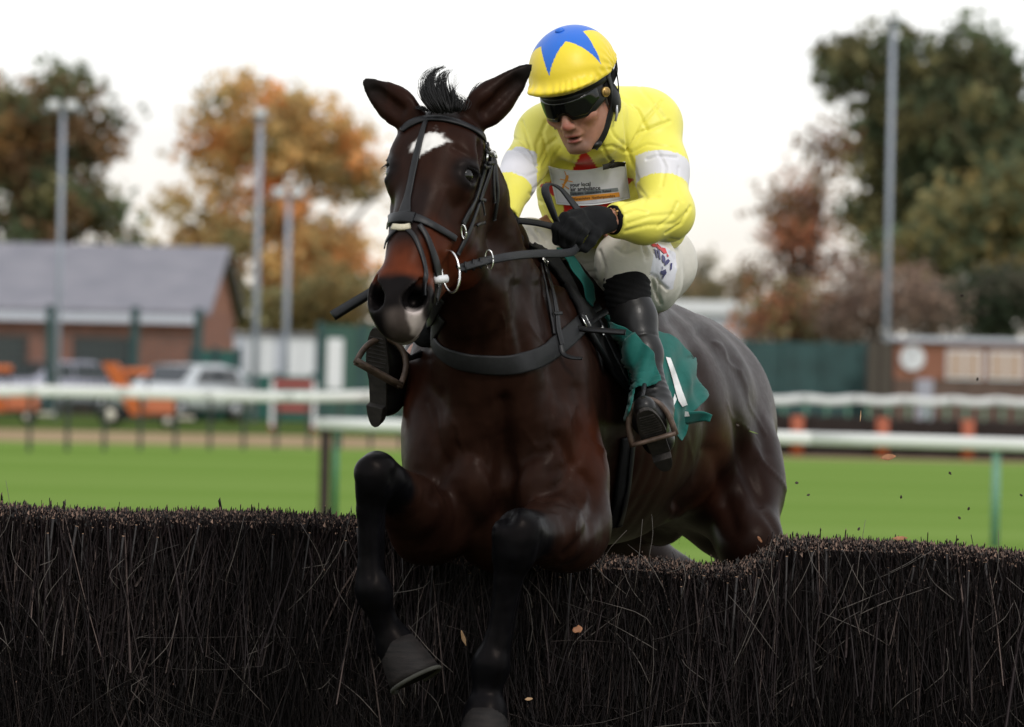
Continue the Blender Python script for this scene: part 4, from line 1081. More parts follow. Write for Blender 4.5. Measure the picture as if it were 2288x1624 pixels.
for i in range(420):
    t = hr.uniform(); a = np.array(P(1062, 300, -.12)) * (1 - t) + np.array(P(1172, 560, .36)) * t
    a = np.array(HB.find_nearest(Vector(a + np.array((.0, .0, .09))))[0])
    st.append(([a, a + np.array((.006 + hr.normal() * .008, .03, -.004)), a + np.array((.016 + hr.normal() * .012, .07 + hr.normal() * .02, -.05 + hr.normal() * .012))], .0012))
hair('mane', st)
st = []
c0 = p3(1560, 880, 2.05)
for i in range(220):
    o = hr.normal(size=3) * (.018, .02, .02)
    st.append(([c0 + o, c0 + o * 1.5 + (.02, .22, .02), c0 + o * 3 + (.03, .45, -.04), c0 + o * 4 + (.02, .66, -.18 + hr.normal() * .04)], .002))
hair('tail', st)
# ------------------------------------------------------------------ the rider
silk_y = mat('yellow_silk', (1, 1, 1), rough=.42, noise=.03, nscale=12, tint=True, bump=.10, bscale=38, bdist=.006, sheen=.15, spec=.4)
breech_mat = mat('white_breeches', (1, 1, 1), rough=.6, noise=.06, nscale=25, tint=True, bump=.3, bscale=55, bdist=.005, spec=.35)
boot_mat = mat('polished_boot', (.0065, .0062, .0066), rough=.38, noise=.3, nscale=40, bump=.25, bscale=60, bdist=.002, coat=.04, spec=.3)
gaiter_mat = mat('black_gaiter', (.005, .005, .0055), rough=.75, noise=.3, bump=.5, bscale=120, bdist=.002, spec=.12)
glove_mat = mat('black_knit_glove', (.005, .0053, .0062), rough=.8, noise=.3, nscale=90, bump=.5, bscale=700, bdist=.0012, spec=.15, sheen=.04)
skin_mat = mat('skin', (1, 1, 1), rough=.46, noise=.16, nscale=70, tint=True, bump=.35, bscale=500, bdist=.0008, spec=.4)
skin_mat.node_tree.nodes['Principled BSDF'].inputs['Subsurface Weight'].default_value = .12
skin_mat.node_tree.nodes['Principled BSDF'].inputs['Subsurface Radius'].default_value = (.012, .005, .003)
black_pl = mat('black_plastic', (.005, .005, .0055), rough=.4, noise=.2, spec=.3)
lens_mat = mat('goggle_lens', (.003, .004, .004), rough=.08, noise=.1, coat=.1, spec=.45)
gold_mat = mat('brass_disc', (.55, .36, .12), rough=.4, metal=.6)
patch_mat = mat('white_patch_cloth', (.74, .74, .82), rough=.7, noise=.05, bump=.15, bscale=300, bdist=.001)

person = empty('person', P(1380, 640, .75), 'crouching jockey in yellow silks, white armbands, yellow and blue cap, goggles and black gloves', 'person')

# head frame: l to the rider's left, f out of the face, u to the crown
f_ = nrm((-.34, -.83, -.42)); l_ = np.array((.91, -.33, .17)); l_ = nrm(l_ - f_ * (l_ @ f_)); u_ = np.cross(l_, f_)
if u_[2] < 0: u_ = -u_
RA = np.array([l_, f_, u_])
E = p3(1289, 212, .125)
g3 = lambda x, y, z: E + x * l_ + y * f_ + z * u_
bf = Field(axis_steps((-.32, .04, .009), (.04, .28, .0032), (.28, .62, .009)), axis_steps((-.25, -.0, .008), (-.0, .28, .0032), (.28, 1.12, .011)), axis_steps((1.35, 1.92, .010), (1.92, 1.985, .006), (1.985, 2.44, .0034)))
def fx(c, r, k=.015, mode='add'): bf.ell(g3(*c), r, RA, k, mode)
bf.chain([(p3(1355, 560, .74), .095), (p3(1332, 420, .52), .10), (p3(1330, 310, .38), .055)], .05)
bf.chain([(p3(1345, 320, .42), .03), (p3(1455, 290, .36), .03), (p3(1490, 468, .20), .032), (p3(1405, 490, .10), .020), (p3(1330, 496, .03), .014)], .012)
bf.chain([(p3(1330, 310, .37), .045), (p3(1222, 306, .30), .040), (p3(1158, 415, .16), .028), (p3(1128, 490, .06), .022)], .03)
bf.chain([(p3(1400, 590, .80), .09), (p3(1398, 592, .31), .042), (p3(1452, 862, .19), .026), (p3(1456, 930, .08), .022)], .03)
bf.chain([(p3(1300, 590, .80), .09), (p3(1172, 548, .40), .042), (p3(962, 742, .31), .026), (p3(895, 840, .12), .022)], .03)
bf.chain([(g3(0, -.03, -.05), .058), (g3(.01, -.065, -.13), .056), (p3(1336, 300, .40), .045)], .03)
fx((0, -.012, .035), (.076, .096, .10), .03)
fx((0, .022, -.045), (.060, .068, .080), .03)
for s in (-1, 1):
    bf.cone(g3(s * .052, .002, -.062), .020, g3(s * .018, .068, -.112), .016, .022)
    fx((s * .043, .062, -.032), (.024, .022, .020), .02)
    fx((s * .012, .098, -.047), (.0085, .010, .008), .007)
fx((0, .071, -.110), (.020, .018, .016), .015)
fx((0, .078, .014), (.052, .02, .014), .015)
bf.cone(g3(0, .086, -.002), .0095, g3(0, .108, -.040), .0115, .010)
fx((0, .104, -.045), (.011, .011, .009), .006)
fx((0, .078, -.064), (.030, .014, .016), .012)
fx((0, .0885, -.0735), (.024, .009, .0052), .006)
fx((0, .0855, -.0885), (.021, .009, .0062), .006)
fx((0, .095, -.0812), (.019, .014, .0036), .003, 'sub')
for s in (-1, 1):
    fx((s * .012, .100, -.056), (.0035, .008, .003), .002, 'sub')
    bf.cone(g3(s * .022, .094, -.045), .0028, g3(s * .034, .080, -.074), .0028, .006, mode='sub')
bV, bQ = bf.mesh(1); del bf
bl = (bV - E) @ RA.T
sk = np.tile(np.array((.38, .185, .125)), (len(bV), 1))
def skb(col, c, r):
    global sk
    w = 1 - sstep(.3, 1.0, np.linalg.norm((bl - np.array(c)) / np.array(r), axis=1)); sk = sk * (1 - w[:, None]) + np.array(col) * w[:, None]
skb((.42, .145, .105), (0, .108, -.043), (.022, .025, .024))
skb((.40, .155, .105), (.047, .06, -.04), (.03, .04, .03)); skb((.40, .155, .105), (-.047, .06, -.04), (.03, .04, .03))
skb((.25, .14, .105), (0, .07, -.105), (.055, .05, .028))
skb((.35, .105, .085), (0, .092, -.074), (.027, .022, .0065)); skb((.37, .115, .095), (0, .090, -.0885), (.024, .022, .0075))
skb((.035, .012, .012), (0, .084, -.0812), (.021, .010, .0045))
body = link('body', mesh_np('body', bV, bQ, sk), skin_mat, person, True)

# ---- jacket
jf = Field(*grid((-.12, -.08, 1.86), (.50, 1.0, 2.44), .0043))
jf.chain([(p3(1362, 560, .74), .135), (p3(1338, 430, .52), .132), (p3(1320, 340, .38), .124), (p3(1325, 290, .33), .112)], .06, flat=((1, 0, 0), 1.08))
jf.ell(p3(1330, 300, .345), (.175, .085, .075), np.array([(1, 0, -.05), (0, 1, 0), (.05, 0, 1)]), .06)
jf.ell(p3(1408, 275, .42), (.12, .15, .085), None, .06)
jf.ell(p3(1300, 430, .36), (.105, .075, .11), None, .05)
jf.ell(p3(1448, 272, .345), (.072, .080, .076), None, .05)
jf.ell(p3(1212, 300, .30), (.062, .07, .066), None, .05)
jf.chain([(p3(1456, 285, .32), .070), (p3(1476, 375, .26), .0635), (p3(1488, 468, .19), .064)], .04)
jf.chain([(p3(1490, 474, .19), .066), (p3(1440, 496, .12), .052), (p3(1385, 492, .075), .046)], .025)
jf.ell(p3(1496, 488, .21), (.042, .05, .05), None, .04)
jf.chain([(p3(1208, 312, .28), .062), (p3(1170, 372, .2), .050), (p3(1150, 412, .15), .045), (p3(1126, 482, .06), .036)], .03)
jf.ell(p3(1470, 470, .52), (.075, .16, .085), None, .06)       # billowing back of the shirt
jf.ell(p3(1478, 510, .66), (.065, .12, .06), None, .04)
jf.chain([(p3(1222, 300, .26), .03), (p3(1290, 330, .20), .03), (p3(1372, 300, .24), .034)], .04)
jf.cone(p3(1332, 300, .32), .098, g3(.012, -.062, -.085), .072, .04); jf.cone(p3(1325, 300, .24), .05, g3(.03, -.02, -.125), .045, .04)       # collar
jf.ell(p3(1347, 494, .025), (.050, .06, .06), None, .004, 'sub')
jf.ell(p3(1122, 492, .04), (.04, .035, .03), None, .004, 'sub')
jV, jQ = jf.mesh(2); del jf
def proj(V):
    d = V[:, 1] + CAM_D; a = V[:, 0] * KPX / d; b = (V[:, 2] - CAM_Z) * KPX / d
    return np.stack([1144 + a * _c + b * _s, 812 - (-a * _s + b * _c)], 1)
def sd2(p, pts):
    best = np.full(len(p), 1e9)
    for a, b in zip(pts[:-1], pts[1:]):
        a, b = np.array(a, float), np.array(b, float); ba = b - a; t = np.clip((p - a) @ ba / (ba @ ba), 0, 1)
        best = np.minimum(best, np.linalg.norm(p - a - t[:, None] * ba, axis=1))
    return best
jN = vnormals(jV, jQ); jp = proj(jV)
dsp = .0013 * vnoise(jV, 26, 21)
st_ = jV * np.array((1.0, .6, .45)); dsp += .0010 * vnoise(st_, 95, 22) * sstep(-.3, .6, vnoise(jV, 9, 23))
def crease(pts, w=5.5, dpt=.0075, lip=.06):
    """a fold in the cloth: a valley with a soft ridge on either side"""
    global dsp
    d = sd2(jp, pts); fr = sstep(.15, -.2, jN[:, 1])
    dsp += (-dpt * np.exp(-(d / w) ** 2) + dpt * lip * np.exp(-((d - 2.1 * w) / (1.1 * w)) ** 2)) * fr
def tf(x, y): return (1064.4 + .4229 * x, 34.3 + .4229 * y)
for pts in ([(800, 720), (880, 570), (980, 450)], [(800, 720), (860, 620), (1020, 560)], [(800, 720), (790, 600), (775, 470), (740, 400)], [(805, 730), (900, 680), (1050, 700)], [(800, 720), (830, 800), (850, 870)],
            [(325, 800), (280, 680), (240, 560)], [(325, 800), (320, 680), (370, 560)], [(330, 790), (370, 690), (420, 650)], [(325, 800), (250, 720), (130, 690)], [(320, 830), (270, 850), (200, 830)],
            [(560, 640), (530, 720), (500, 800)], [(640, 640), (690, 740), (720, 790)], [(650, 700), (720, 690), (780, 720)], [(440, 700), (400, 760), (390, 800)], [(690, 560), (730, 640), (790, 690)],
            [(790, 1140), (900, 1110), (1050, 1100), (1110, 1040)], [(800, 1100), (920, 1060), (1040, 1050)], [(740, 1010), (860, 960), (960, 960)], [(850, 900), (900, 960), (880, 1010)], [(1000, 1150), (1080, 1100), (1130, 1010)], [(960, 1120), (1030, 1060), (1060, 990)],
            [(960, 720), (1000, 800), (980, 900)], [(1070, 800), (1060, 900), (1090, 980)], [(280, 940), (330, 980), (400, 1010)], [(300, 1000), (350, 1060), (420, 1080)], [(340, 880), (300, 920), (290, 990)], [(860, 380), (930, 460), (990, 540)], [(760, 430), (850, 500), (900, 600)],
            [(820, 830), (830, 900), (800, 950)], [(350, 630), (380, 740), (350, 800)], [(170, 640), (230, 660), (290, 720)], [(900, 760), (960, 740), (1060, 750)], [(770, 1060), (840, 1030), (900, 1040)], [(1020, 1180), (1080, 1190), (1130, 1150)]):
    crease([tf(*p) for p in pts], random.uniform(2.4, 4.2), random.uniform(.0026, .0050))
jV = jV + jN * dsp[:, None]; jp = proj(jV)
YEL, WHT, RDC = np.array((.87, .80, .125)), np.array((.72, .71, .76)), np.array((.62, .018, .012))
jC = np.tile(YEL, (len(jV), 1))
# white armbands, square to each upper arm
for a, b, t0, t1, rmax in ((p3(1466, 280, .32), p3(1494, 470, .19), .47, .72, .115), (p3(1208, 305, .28), p3(1146, 432, .13), .50, .92, .095)):
    ax = b - a; L_ = np.linalg.norm(ax); ax = ax / L_; rel = jV - a; t = (rel @ ax) / L_
    if rmax > .1: t = t - (jV[:, 0] - (a[0] + ax[0] * t * L_)) * .55
    rr = np.linalg.norm(rel - (rel @ ax)[:, None] * ax, axis=1)
    m_ = (t > t0) & (t < t1) & (rr < rmax) & ((jp[:, 0] > 1420) if rmax > .1 else (jp[:, 0] < 1200))
    jC[m_] = WHT
# red star on the breast
ctr = np.array((1311, 424)); ang0 = -90
tips = [(1304, 332), (1418, 400), (1372, 512), (1262, 520), (1203, 414)]
poly = []
for i in range(5):
    poly.append(tips[i]); m_ = (np.array(tips[i]) + np.array(tips[(i + 1) % 5])) / 2; poly.append(tuple(ctr + (m_ - ctr) * .66))
def inpoly(p, poly):
    r = np.zeros(len(p), bool); n = len(poly)
    for i in range(n):
        (x0, y0), (x1, y1) = poly[i], poly[(i + 1) % n]
        c = ((y0 > p[:, 1]) != (y1 > p[:, 1])); r ^= c & (p[:, 0] < (x1 - x0) * (p[:, 1] - y0) / (y1 - y0 + 1e-9) + x0)
    return r
front = (jN[:, 1] < .1) & (jV[:, 1] > .14) & (jV[:, 1] < .47)
jC[inpoly(jp, poly) & front] = RDC
jacket = link('silk_jacket', mesh_np('silk_jacket', jV, jQ, jC), silk_y, person, True)
JB = bvh(jV, jQ)
# the skin stays inside the shirt
for i in np.nonzero(((bl[:, 2] < -.135) | (np.abs(bl[:, 0]) > .085)) & (bV[:, 0] > -.02) & (bV[:, 2] > 1.98))[0]:
    c_, n_, _, d_ = JB.find_nearest(Vector(bV[i]))
    if d_ < .06 and (Vector(bV[i]) - c_).dot(n_) > -.006: bV[i] = np.array(c_ - n_ * .008)
body.data.vertices.foreach_set('co', bV.astype(np.float32).ravel()); body.data.update()

def cast(tree_, px, py, lift=.003, default=None):
    h = tree_.ray_cast(CAMP, ray_dir(px, py))
    if h[0] is None: return default
    return h[0] + h[1] * lift if h[1].y < 0.35 else h[0] + Vector((0, -lift, 0))
def decal(name, polys, m, parent, tree_, lift=.003, sub=3.0, th=.0008):
    """flat print or cloth laid on a surface: polygons given where they are seen, followed onto the surface below"""
    bm = bmesh.new()
    for poly in polys:
        vs = [bm.verts.new((x, y, 0)) for x, y in poly]; bm.faces.new(vs)
    bmesh.ops.triangulate(bm, faces=bm.faces)
    for _ in range(6):
        es = [e for e in bm.edges if e.calc_length() > sub]
        if not es: break
        bmesh.ops.subdivide_edges(bm, edges=es, cuts=1); bmesh.ops.triangulate(bm, faces=bm.faces)
    last = None
    for v in bm.verts:
        c = cast(tree_, v.co.x, v.co.y, lift, last)
        if c is None: c = P(v.co.x, v.co.y, .3)
        last = c; v.co = c
    bmesh.ops.recalc_face_normals(bm, faces=bm.faces)
    me = bpy.data.meshes.new(name); bm.to_mesh(me); bm.free()
    return link(name, me, m, parent)
# sponsor patch
TL, TR, BR, BL = (1226, 372), (1396, 362), (1407, 442), (1244, 455)
nu_, nv_ = 34, 16; pv = np.zeros((nv_, nu_, 3)); nn = np.zeros_like(pv)
for j in range(nv_):
    for i in range(nu_):
        s_, t_ = i / (nu_ - 1), j / (nv_ - 1)
        x = (TL[0] * (1 - s_) + TR[0] * s_) * (1 - t_) + (BL[0] * (1 - s_) + BR[0] * s_) * t_
        y = (TL[1] * (1 - s_) + TR[1] * s_) * (1 - t_) + (BL[1] * (1 - s_) + BR[1] * s_) * t_ + 17 * math.sin(math.pi * min(s_ / .95, 1)) * (1 - t_) * (1 - .4 * s_) + 9 * math.sin(math.pi * s_) * t_
        c = cast(JB, x, y, .0); pv[j, i] = c if c else P(x, y, .3)
for _ in range(10):
    q_ = pv.copy(); q_[1:-1] = (pv[:-2] + pv[2:] + 2 * pv[1:-1]) / 4; q_[:, 1:-1] = (q_[:, :-2] + q_[:, 2:] + 2 * q_[:, 1:-1]) / 4; pv = q_
for j in range(nv_):
    for i in range(nu_):
        pv[j, i] += (CAMP - Vector(pv[j, i])).normalized() * (.0085 + .0016 * math.sin(i * .62 + j * .15))
pf = [(j * nu_ + i, (j + 1) * nu_ + i, (j + 1) * nu_ + i + 1, j * nu_ + i + 1) for j in range(nv_ - 1) for i in range(nu_ - 1)]
patch = link('sponsor_patch', mesh_np('sponsor_patch', pv.reshape(-1, 3), pf), patch_mat, person, True)
sol = patch.modifiers.new('thickness', 'SOLIDIFY'); sol.thickness = .0022; sol.offset = -1
PB = bvh(pv.reshape(-1, 3), np.array(pf))
edge = list(pv[0]) + list(pv[1:, -1]) + list(pv[-1, ::-1][1:]) + list(pv[::-1, 0][1:])
MB().tube(edge, .0016, 6).build('patch_hem', white_mat, patch, True)
decal('black_label', [[(1343, 352), (1372, 348), (1396, 352), (1397, 362), (1370, 362), (1344, 366)]], black_pl, person, JB, .018)
ink = mat('navy_ink', (.012, .012, .028), rough=.6); or_ink = mat('orange_ink', (.80, .33, .05), rough=.6); gr_ink = mat('grey_ink', (.22, .25, .28), rough=.6)
decal('orange_bar', [[(1277, 439), (1300, 437), (1383, 429), (1385, 439), (1305, 448), (1279, 450)]], or_ink, patch, PB, .0008)
decal('grey_bar', [[(1273, 428), (1300, 427), (1380, 419), (1382, 427), (1300, 436.5), (1275, 438)]], gr_ink, patch, PB, .0006)
decal('helicopter_emblem', [[(1265, 391), (1270, 391), (1271, 397), (1268, 405), (1262, 413), (1260, 420), (1256, 424), (1255, 420), (1258, 412), (1262, 403)],
                            [(1260.5, 382), (1262.5, 382), (1269, 398), (1267, 399)], [(1251, 400.5), (1252, 399), (1280, 405), (1280, 407)], [(1255, 411), (1256, 409.5), (1272, 421), (1271, 423)]], or_ink, patch, PB, .0009)
def text(name, s, x, y, size, dx, dy, m, parent, tree_, lift=.0012, sx=1.0, bold=.02):
    """lettering laid on cloth; (x, y) the left end of the base line, (dx, dy) its direction"""
    cu = bpy.data.curves.new(name, 'FONT'); cu.body = s; cu.size = 1; cu.offset = bold; cu.resolution_u = 2
    to = bpy.data.objects.new(name, cu); COL.objects.link(to)
    bpy.context.view_layer.update(); dg = bpy.context.evaluated_depsgraph_get(); me = bpy.data.meshes.new_from_object(to.evaluated_get(dg))
    bpy.data.objects.remove(to)
    L_ = math.hypot(dx, dy); ux, uy = dx / L_, dy / L_
    bm = bmesh.new(); bm.from_mesh(me); bmesh.ops.triangulate(bm, faces=bm.faces); last = None
    for v in bm.verts:
        a, b = v.co.x * size * sx, v.co.y * size
        qx, qy = x + a * ux + b * uy, y + a * uy - b * ux
        c = cast(tree_, qx, qy, lift, last); last = c or P(qx, qy, .3); v.co = last
    bm.to_mesh(me); bm.free(); me.name = name; me.materials.clear()
    return link(name, me, m, parent)
text('lettering', 'your local', 1274, 417, 12.5, 1, -.06, ink, patch, PB, sx=.92)
text('lettering', 'air ambulance', 1275, 427, 13, 1, -.06, ink, patch, PB, sx=.92)
text('lettering', 'Derbyshire  Leicestershire  Rutland', 1275, 436, 8.5, 1, -.085, ink, patch, PB, sx=.74)
text('lettering', 'Warwickshire  Northamptonshire', 1280, 447.5, 8.5, 1, -.085, mat('dark_ink', (.10, .045, .02), rough=.6), patch, PB, sx=.80)

# ---- breeches
wf = Field(*grid((-.09, .14, 1.68), (.52, 1.12, 2.16), .0048))
wf.ell(p3(1395, 585, .84), (.19, .13, .13), None, .05)
wf.chain([(p3(1442, 598, .80), .108), (p3(1424, 600, .52), .096), (p3(1396, 586, .315), .070)], .04)
wf.ell(p3(1392, 580, .30), (.066, .055, .064), None, .03)
wf.ell(p3(1462, 640, .62), (.060, .16, .066), None, .05)
wf.chain([(p3(1396, 596, .31), .060), (p3(1404, 640, .31), .055)], .03)
wf.chain([(p3(1315, 600, .80), .10), (p3(1240, 575, .56), .088), (p3(1180, 548, .38), .070)], .04)
wf.chain([(p3(1180, 552, .38), .062), (p3(1140, 588, .37), .056)], .03)
wf.ell(p3(1320, 600, .62), (.05, .16, .08), None, .05)
wV, wQ = wf.mesh(2); del wf
wN = vnormals(wV, wQ); jp = proj(wV); jN = wN; dsp = .0022 * vnoise(wV, 30, 31) + .0016 * vnoise(wV * np.array((1, .5, .8)), 85, 32)
def tw(x, y): return (1428.3 + .10145 * x, 521.9 + .10145 * y)
for pts in ([(0, 120), (80, 160), (130, 300)], [(150, 160), (220, 260), (330, 420)], [(130, 380), (170, 470), (150, 560)], [(100, 250), (120, 380), (200, 480)], [(260, 900), (380, 960), (450, 1080), (620, 1230)], [(280, 1000), (330, 1200), (420, 1450)], [(440, 1150), (420, 1350), (480, 1550)], [(700, 420), (780, 560), (800, 700)], [(-350, 100), (-280, 260), (-330, 400)]):
    crease([tw(*p) for p in pts], random.uniform(2.6, 4.2), .0055)
for pts in ([(1275, 570), (1300, 590), (1325, 585)], [(1285, 600), (1305, 612), (1330, 606)], [(1300, 640), (1318, 622), (1335, 630)], [(1340, 560), (1352, 600), (1345, 640)], [(1375, 555), (1396, 570), (1420, 560)], [(1180, 512), (1190, 525), (1200, 540)], [(1200, 512), (1212, 524), (1222, 538)], [(1350, 640), (1352, 670), (1370, 690)]):
    crease(pts, 3.4, .005)
wV = wV + wN * dsp[:, None]; jp = proj(wV)
wC = np.tile(np.array((.66, .63, .57)), (len(wV), 1))
d_ = sstep(.0, .9, vnoise(wV, 20, 35)) * sstep(1495, 1400, jp[:, 0]); wC = wC * (1 - d_[:, None] * .35) + np.array((.42, .38, .31)) * d_[:, None] * .35
pan = inpoly(jp, [tw(240, 900), tw(300, 560), tw(360, 300), tw(140, 120), tw(500, 240), tw(800, 420), tw(830, 800), tw(740, 1220), tw(600, 1240), tw(430, 1000)]) & (wN[:, 1] < .3)
wC[pan] = (.70, .70, .78)
breeches = link('breeches', mesh_np('breeches', wV, wQ, wC), breech_mat, person, True)
WB = bvh(wV, wQ)
def outside(tree_, v):
    c_, n_, _, d_ = tree_.find_nearest(v); return (v - c_).dot(n_), c_, n_
for i in np.nonzero((bV[:, 2] > 1.95) & (bV[:, 2] < 2.14) & (bV[:, 1] > .24) & (bV[:, 0] > -.02))[0]:
    v = Vector(bV[i]); a, ca, na = outside(JB, v); b, cb_, nb_ = outside(WB, v)
    if a > -.004 and b > -.004: bV[i] = np.array((ca - na * .008) if abs(a) < abs(b) else (cb_ - nb_ * .008))
body.data.vertices.foreach_set('co', bV.astype(np.float32).ravel()); body.data.update()
red_ink = mat('red_print', (.60, .02, .03), rough=.5); blu_ink = mat('navy_print', (.018, .014, .13), rough=.5)
decal('red_print', [[tw(*p) for p in pl] for pl in ([(165, 130), (250, 140), (340, 230), (365, 300), (300, 300), (265, 270)], [(372, 220), (470, 310), (455, 370), (400, 340), (360, 290)], [(475, 312), (560, 330), (600, 440), (560, 430), (540, 455), (455, 372)], [(585, 420), (640, 505), (603, 515)])], red_ink, breeches, WB, .0025, 2)
decal('navy_print', [[tw(*p) for p in pl] for pl in ([(310, 340), (340, 350), (395, 540), (370, 535)], [(370, 352), (432, 380), (455, 580), (428, 572)], [(485, 460), (540, 500), (560, 560), (545, 640), (520, 650), (485, 600)], [(560, 600), (620, 560), (662, 602), (620, 660), (560, 705), (535, 680)], [(670, 650), (712, 650), (700, 780), (668, 815)],
                          [(485, 710), (505, 740), (500, 800), (490, 780)], [(450, 830), (560, 780), (585, 850), (570, 900), (545, 850), (470, 900)], [(490, 930), (550, 900), (520, 960), (500, 1010)], [(500, 820), (520, 815), (530, 920), (515, 930)])], blu_ink, breeches, WB, .0025, 2)

# ---- boots
def boot(name, leg, ank, heel, toe, sole_n, gaiter_top, wid, parent):
    """leg: points and radii from under the knee to the ankle; foot from heel to toe with sole normal"""
    heel, toe, ank = [np.array(v) for v in (heel, toe, ank)]; ax = nrm(toe - heel); sn = np.array(sole_n, float); sn = nrm(sn - ax * (sn @ ax)); sd = np.cross(ax, sn); L_ = np.linalg.norm(toe - heel)
    pts = [np.array(p) for p, r in leg] + [ank, heel, toe]; lo = np.min(pts, 0) - .12; hi = np.max(pts, 0) + .12
    bt = Field(*grid(lo, hi, .0048))
    bt.chain(leg, .02)
    up = -sn
    bt.cone(leg[-1][0], leg[-1][1], ank, leg[-1][1] * 1.02, .02)
    bt.cone(ank, .040, heel + ax * .045 + up * .045, .038, .03)
    bt.cone(heel + ax * .055 + up * .040, .036, heel + ax * (L_ * .62) + up * .036, .037, .03, flat=(sd, wid))
    bt.cone(heel + ax * (L_ * .6) + up * .034, .036, toe - ax * .038 + up * .028, .030, .025, flat=(sd, wid))
    bt.cone(ank + (heel - ank) * .2, .040, heel + ax * (L_ * .6) + up * .04, .034, .04)
    bt.plane(heel + up * .004, sn, .004)
    V, Q = bt.mesh(2)
    t = (V - np.array(leg[0][0])) @ nrm(np.array(ank) - np.array(leg[0][0]))
    N = vnormals(V, Q); ankd = np.linalg.norm(V - ank, axis=1)
    dd = .0018 * vnoise(V, 40, 5) - .0035 * np.abs(np.sin(t * 150 + vnoise(V, 25, 6) * 2)) * np.exp(-(ankd / .06) ** 2)
    seam = abs(t - gaiter_top - .135); dd = dd - .0025 * np.exp(-(seam / .003) ** 2)
    V = V + N * dd[:, None]
    me = mesh_np(name, V, Q); o = link(name, me, boot_mat, parent, True)
    # sole and heel block
    mb = MB(); out = []
    nseg = 26
    for i in range(nseg):
        w = 2 * math.pi * i / nseg; c_, s_ = math.cos(w), math.sin(w)
        along = L_ * (.5 + .5 * c_); half = (.036 if c_ > 0 else .030) * abs(s_) ** .75 * (1 - .12 * math.exp(-((along / L_ - .38) / .14) ** 2)) * wid
        out.append(heel + ax * along + sd * math.copysign(half, s_) + sn * .001)
    mb.prism(out, -sn * .004, sn * .006); so = mb.build('sole', mat('boot_sole', (.022, .018, .016), rough=.8, noise=.5, nscale=60, bump=.6, bscale=90, bdist=.002) if 'boot_sole' not in bpy.data.materials else bpy.data.materials['boot_sole'], o, bevel=.0015)
    mb = MB(); hl = [p + ax * 0 for p in out if (p - heel) @ ax < L_ * .30]
    hl = sorted(hl, key=lambda p: math.atan2((p - heel - ax * .04) @ sd, (p - heel - ax * .04) @ ax))
    mb.prism(hl, sn * .0065, sn * .026); mb.build('heel', bpy.data.materials['boot_sole'], o, bevel=.002)
    mb = MB()      # ridged tread of the fore sole
    for k in range(9):
        c = heel + ax * (L_ * (.56 + k * .042)) + sn * .0075; hw = .028 * wid * (1 - .06 * abs(k - 3))
        mb.tube([c - sd * hw, c + sd * hw], .0022, 5)
    mb.build('tread', bpy.data.materials['boot_sole'], o)
    return o
legL = [(p3(1400, 655, .285), .054), (p3(1418, 715, .265), .055), (p3(1440, 790, .225), .044), (p3(1453, 850, .19), .034)]
bootL = boot('riding_boot', legL, p3(1457, 884, .165), p3(1486, 1034, .165), p3(1438, 912, -.045), (.18, -.62, -.76), .0, .95, person)
legR = [(p3(1128, 600, .37), .054), (p3(1060, 660, .35), .054), (p3(985, 735, .31), .046), (p3(938, 790, .25), .036)]
bootR = boot('riding_boot', legR, p3(912, 835, .19), p3(848, 945, .105), p3(844, 730, -.02), (-.42, -.84, -.30), .0, .92, person)
gf = Field(*grid(p3(1340, 700, .16), p3(1470, 560, .42), .0045))
gf.chain([(p3(1398, 606, .30), .0585), (p3(1404, 668, .28), .0565)], .02)
gV, gQ = gf.mesh(1); gN = vnormals(gV, gQ); zz = gV[:, 2] + .25 * gV[:, 0]
gV = gV + gN * (.0035 * np.sin(zz * 420 + 3 * vnoise(gV, 20, 8)) * sstep(-.6, .4, vnoise(gV, 16, 9)) + .0015)[:, None]
link('gaiter', mesh_np('gaiter', gV, gQ), gaiter_mat, person, True)

# ---- gloves
def glove(chains, wrist, palm, knuck, parent, flat_n):
    pts = np.array([wrist, palm, knuck] + [p for c in chains for p, r in c]); gl = Field(*grid(pts.min(0) - .06, pts.max(0) + .06, .0026))
    gl.cone(wrist, .029, palm, .034, .02, flat=(flat_n, .72)); gl.cone(palm, .036, knuck, .036, .02, flat=(flat_n, .60))
    for c in chains: gl.chain(c, .007)
    V, Q = gl.mesh(1); V = V + vnormals(V, Q) * (.0008 * vnoise(V, 110, 3))[:, None]
    return link('glove', mesh_np('glove', V, Q), glove_mat, parent, True)
k0 = p3(1292, 492, .0)
fing = [[(p3(1296, 476, -.005), .0115), (p3(1262, 484, -.040), .0118), (p3(1242, 508, -.048), .0112), (p3(1244, 538, -.030), .0100), (p3(1262, 546, -.008), .0088)],
        [(p3(1300, 486, -.012), .0115), (p3(1276, 498, -.052), .0118), (p3(1260, 520, -.058), .0112), (p3(1260, 546, -.040), .0100), (p3(1276, 552, -.016), .0088)],
        [(p3(1306, 497, -.015), .0110), (p3(1290, 510, -.052), .0112), (p3(1277, 530, -.056), .0106), (p3(1276, 550, -.040), .0096), (p3(1290, 556, -.018), .0084)],
        [(p3(1316, 506, -.012), .0100), (p3(1304, 520, -.040), .0100), (p3(1294, 536, -.044), .0094), (p3(1292, 550, -.034), .0086), (p3(1302, 556, -.018), .0076)]]
thumb = [(p3(1345, 505, .02), .0145), (p3(1330, 522, -.010), .0138), (p3(1320, 540, -.024), .0125), (p3(1308, 556, -.030), .0105)]
gl_ = glove(fing + [thumb], p3(1376, 491, .068), p3(1336, 492, .035), k0, person, (.15, -.75, .62))
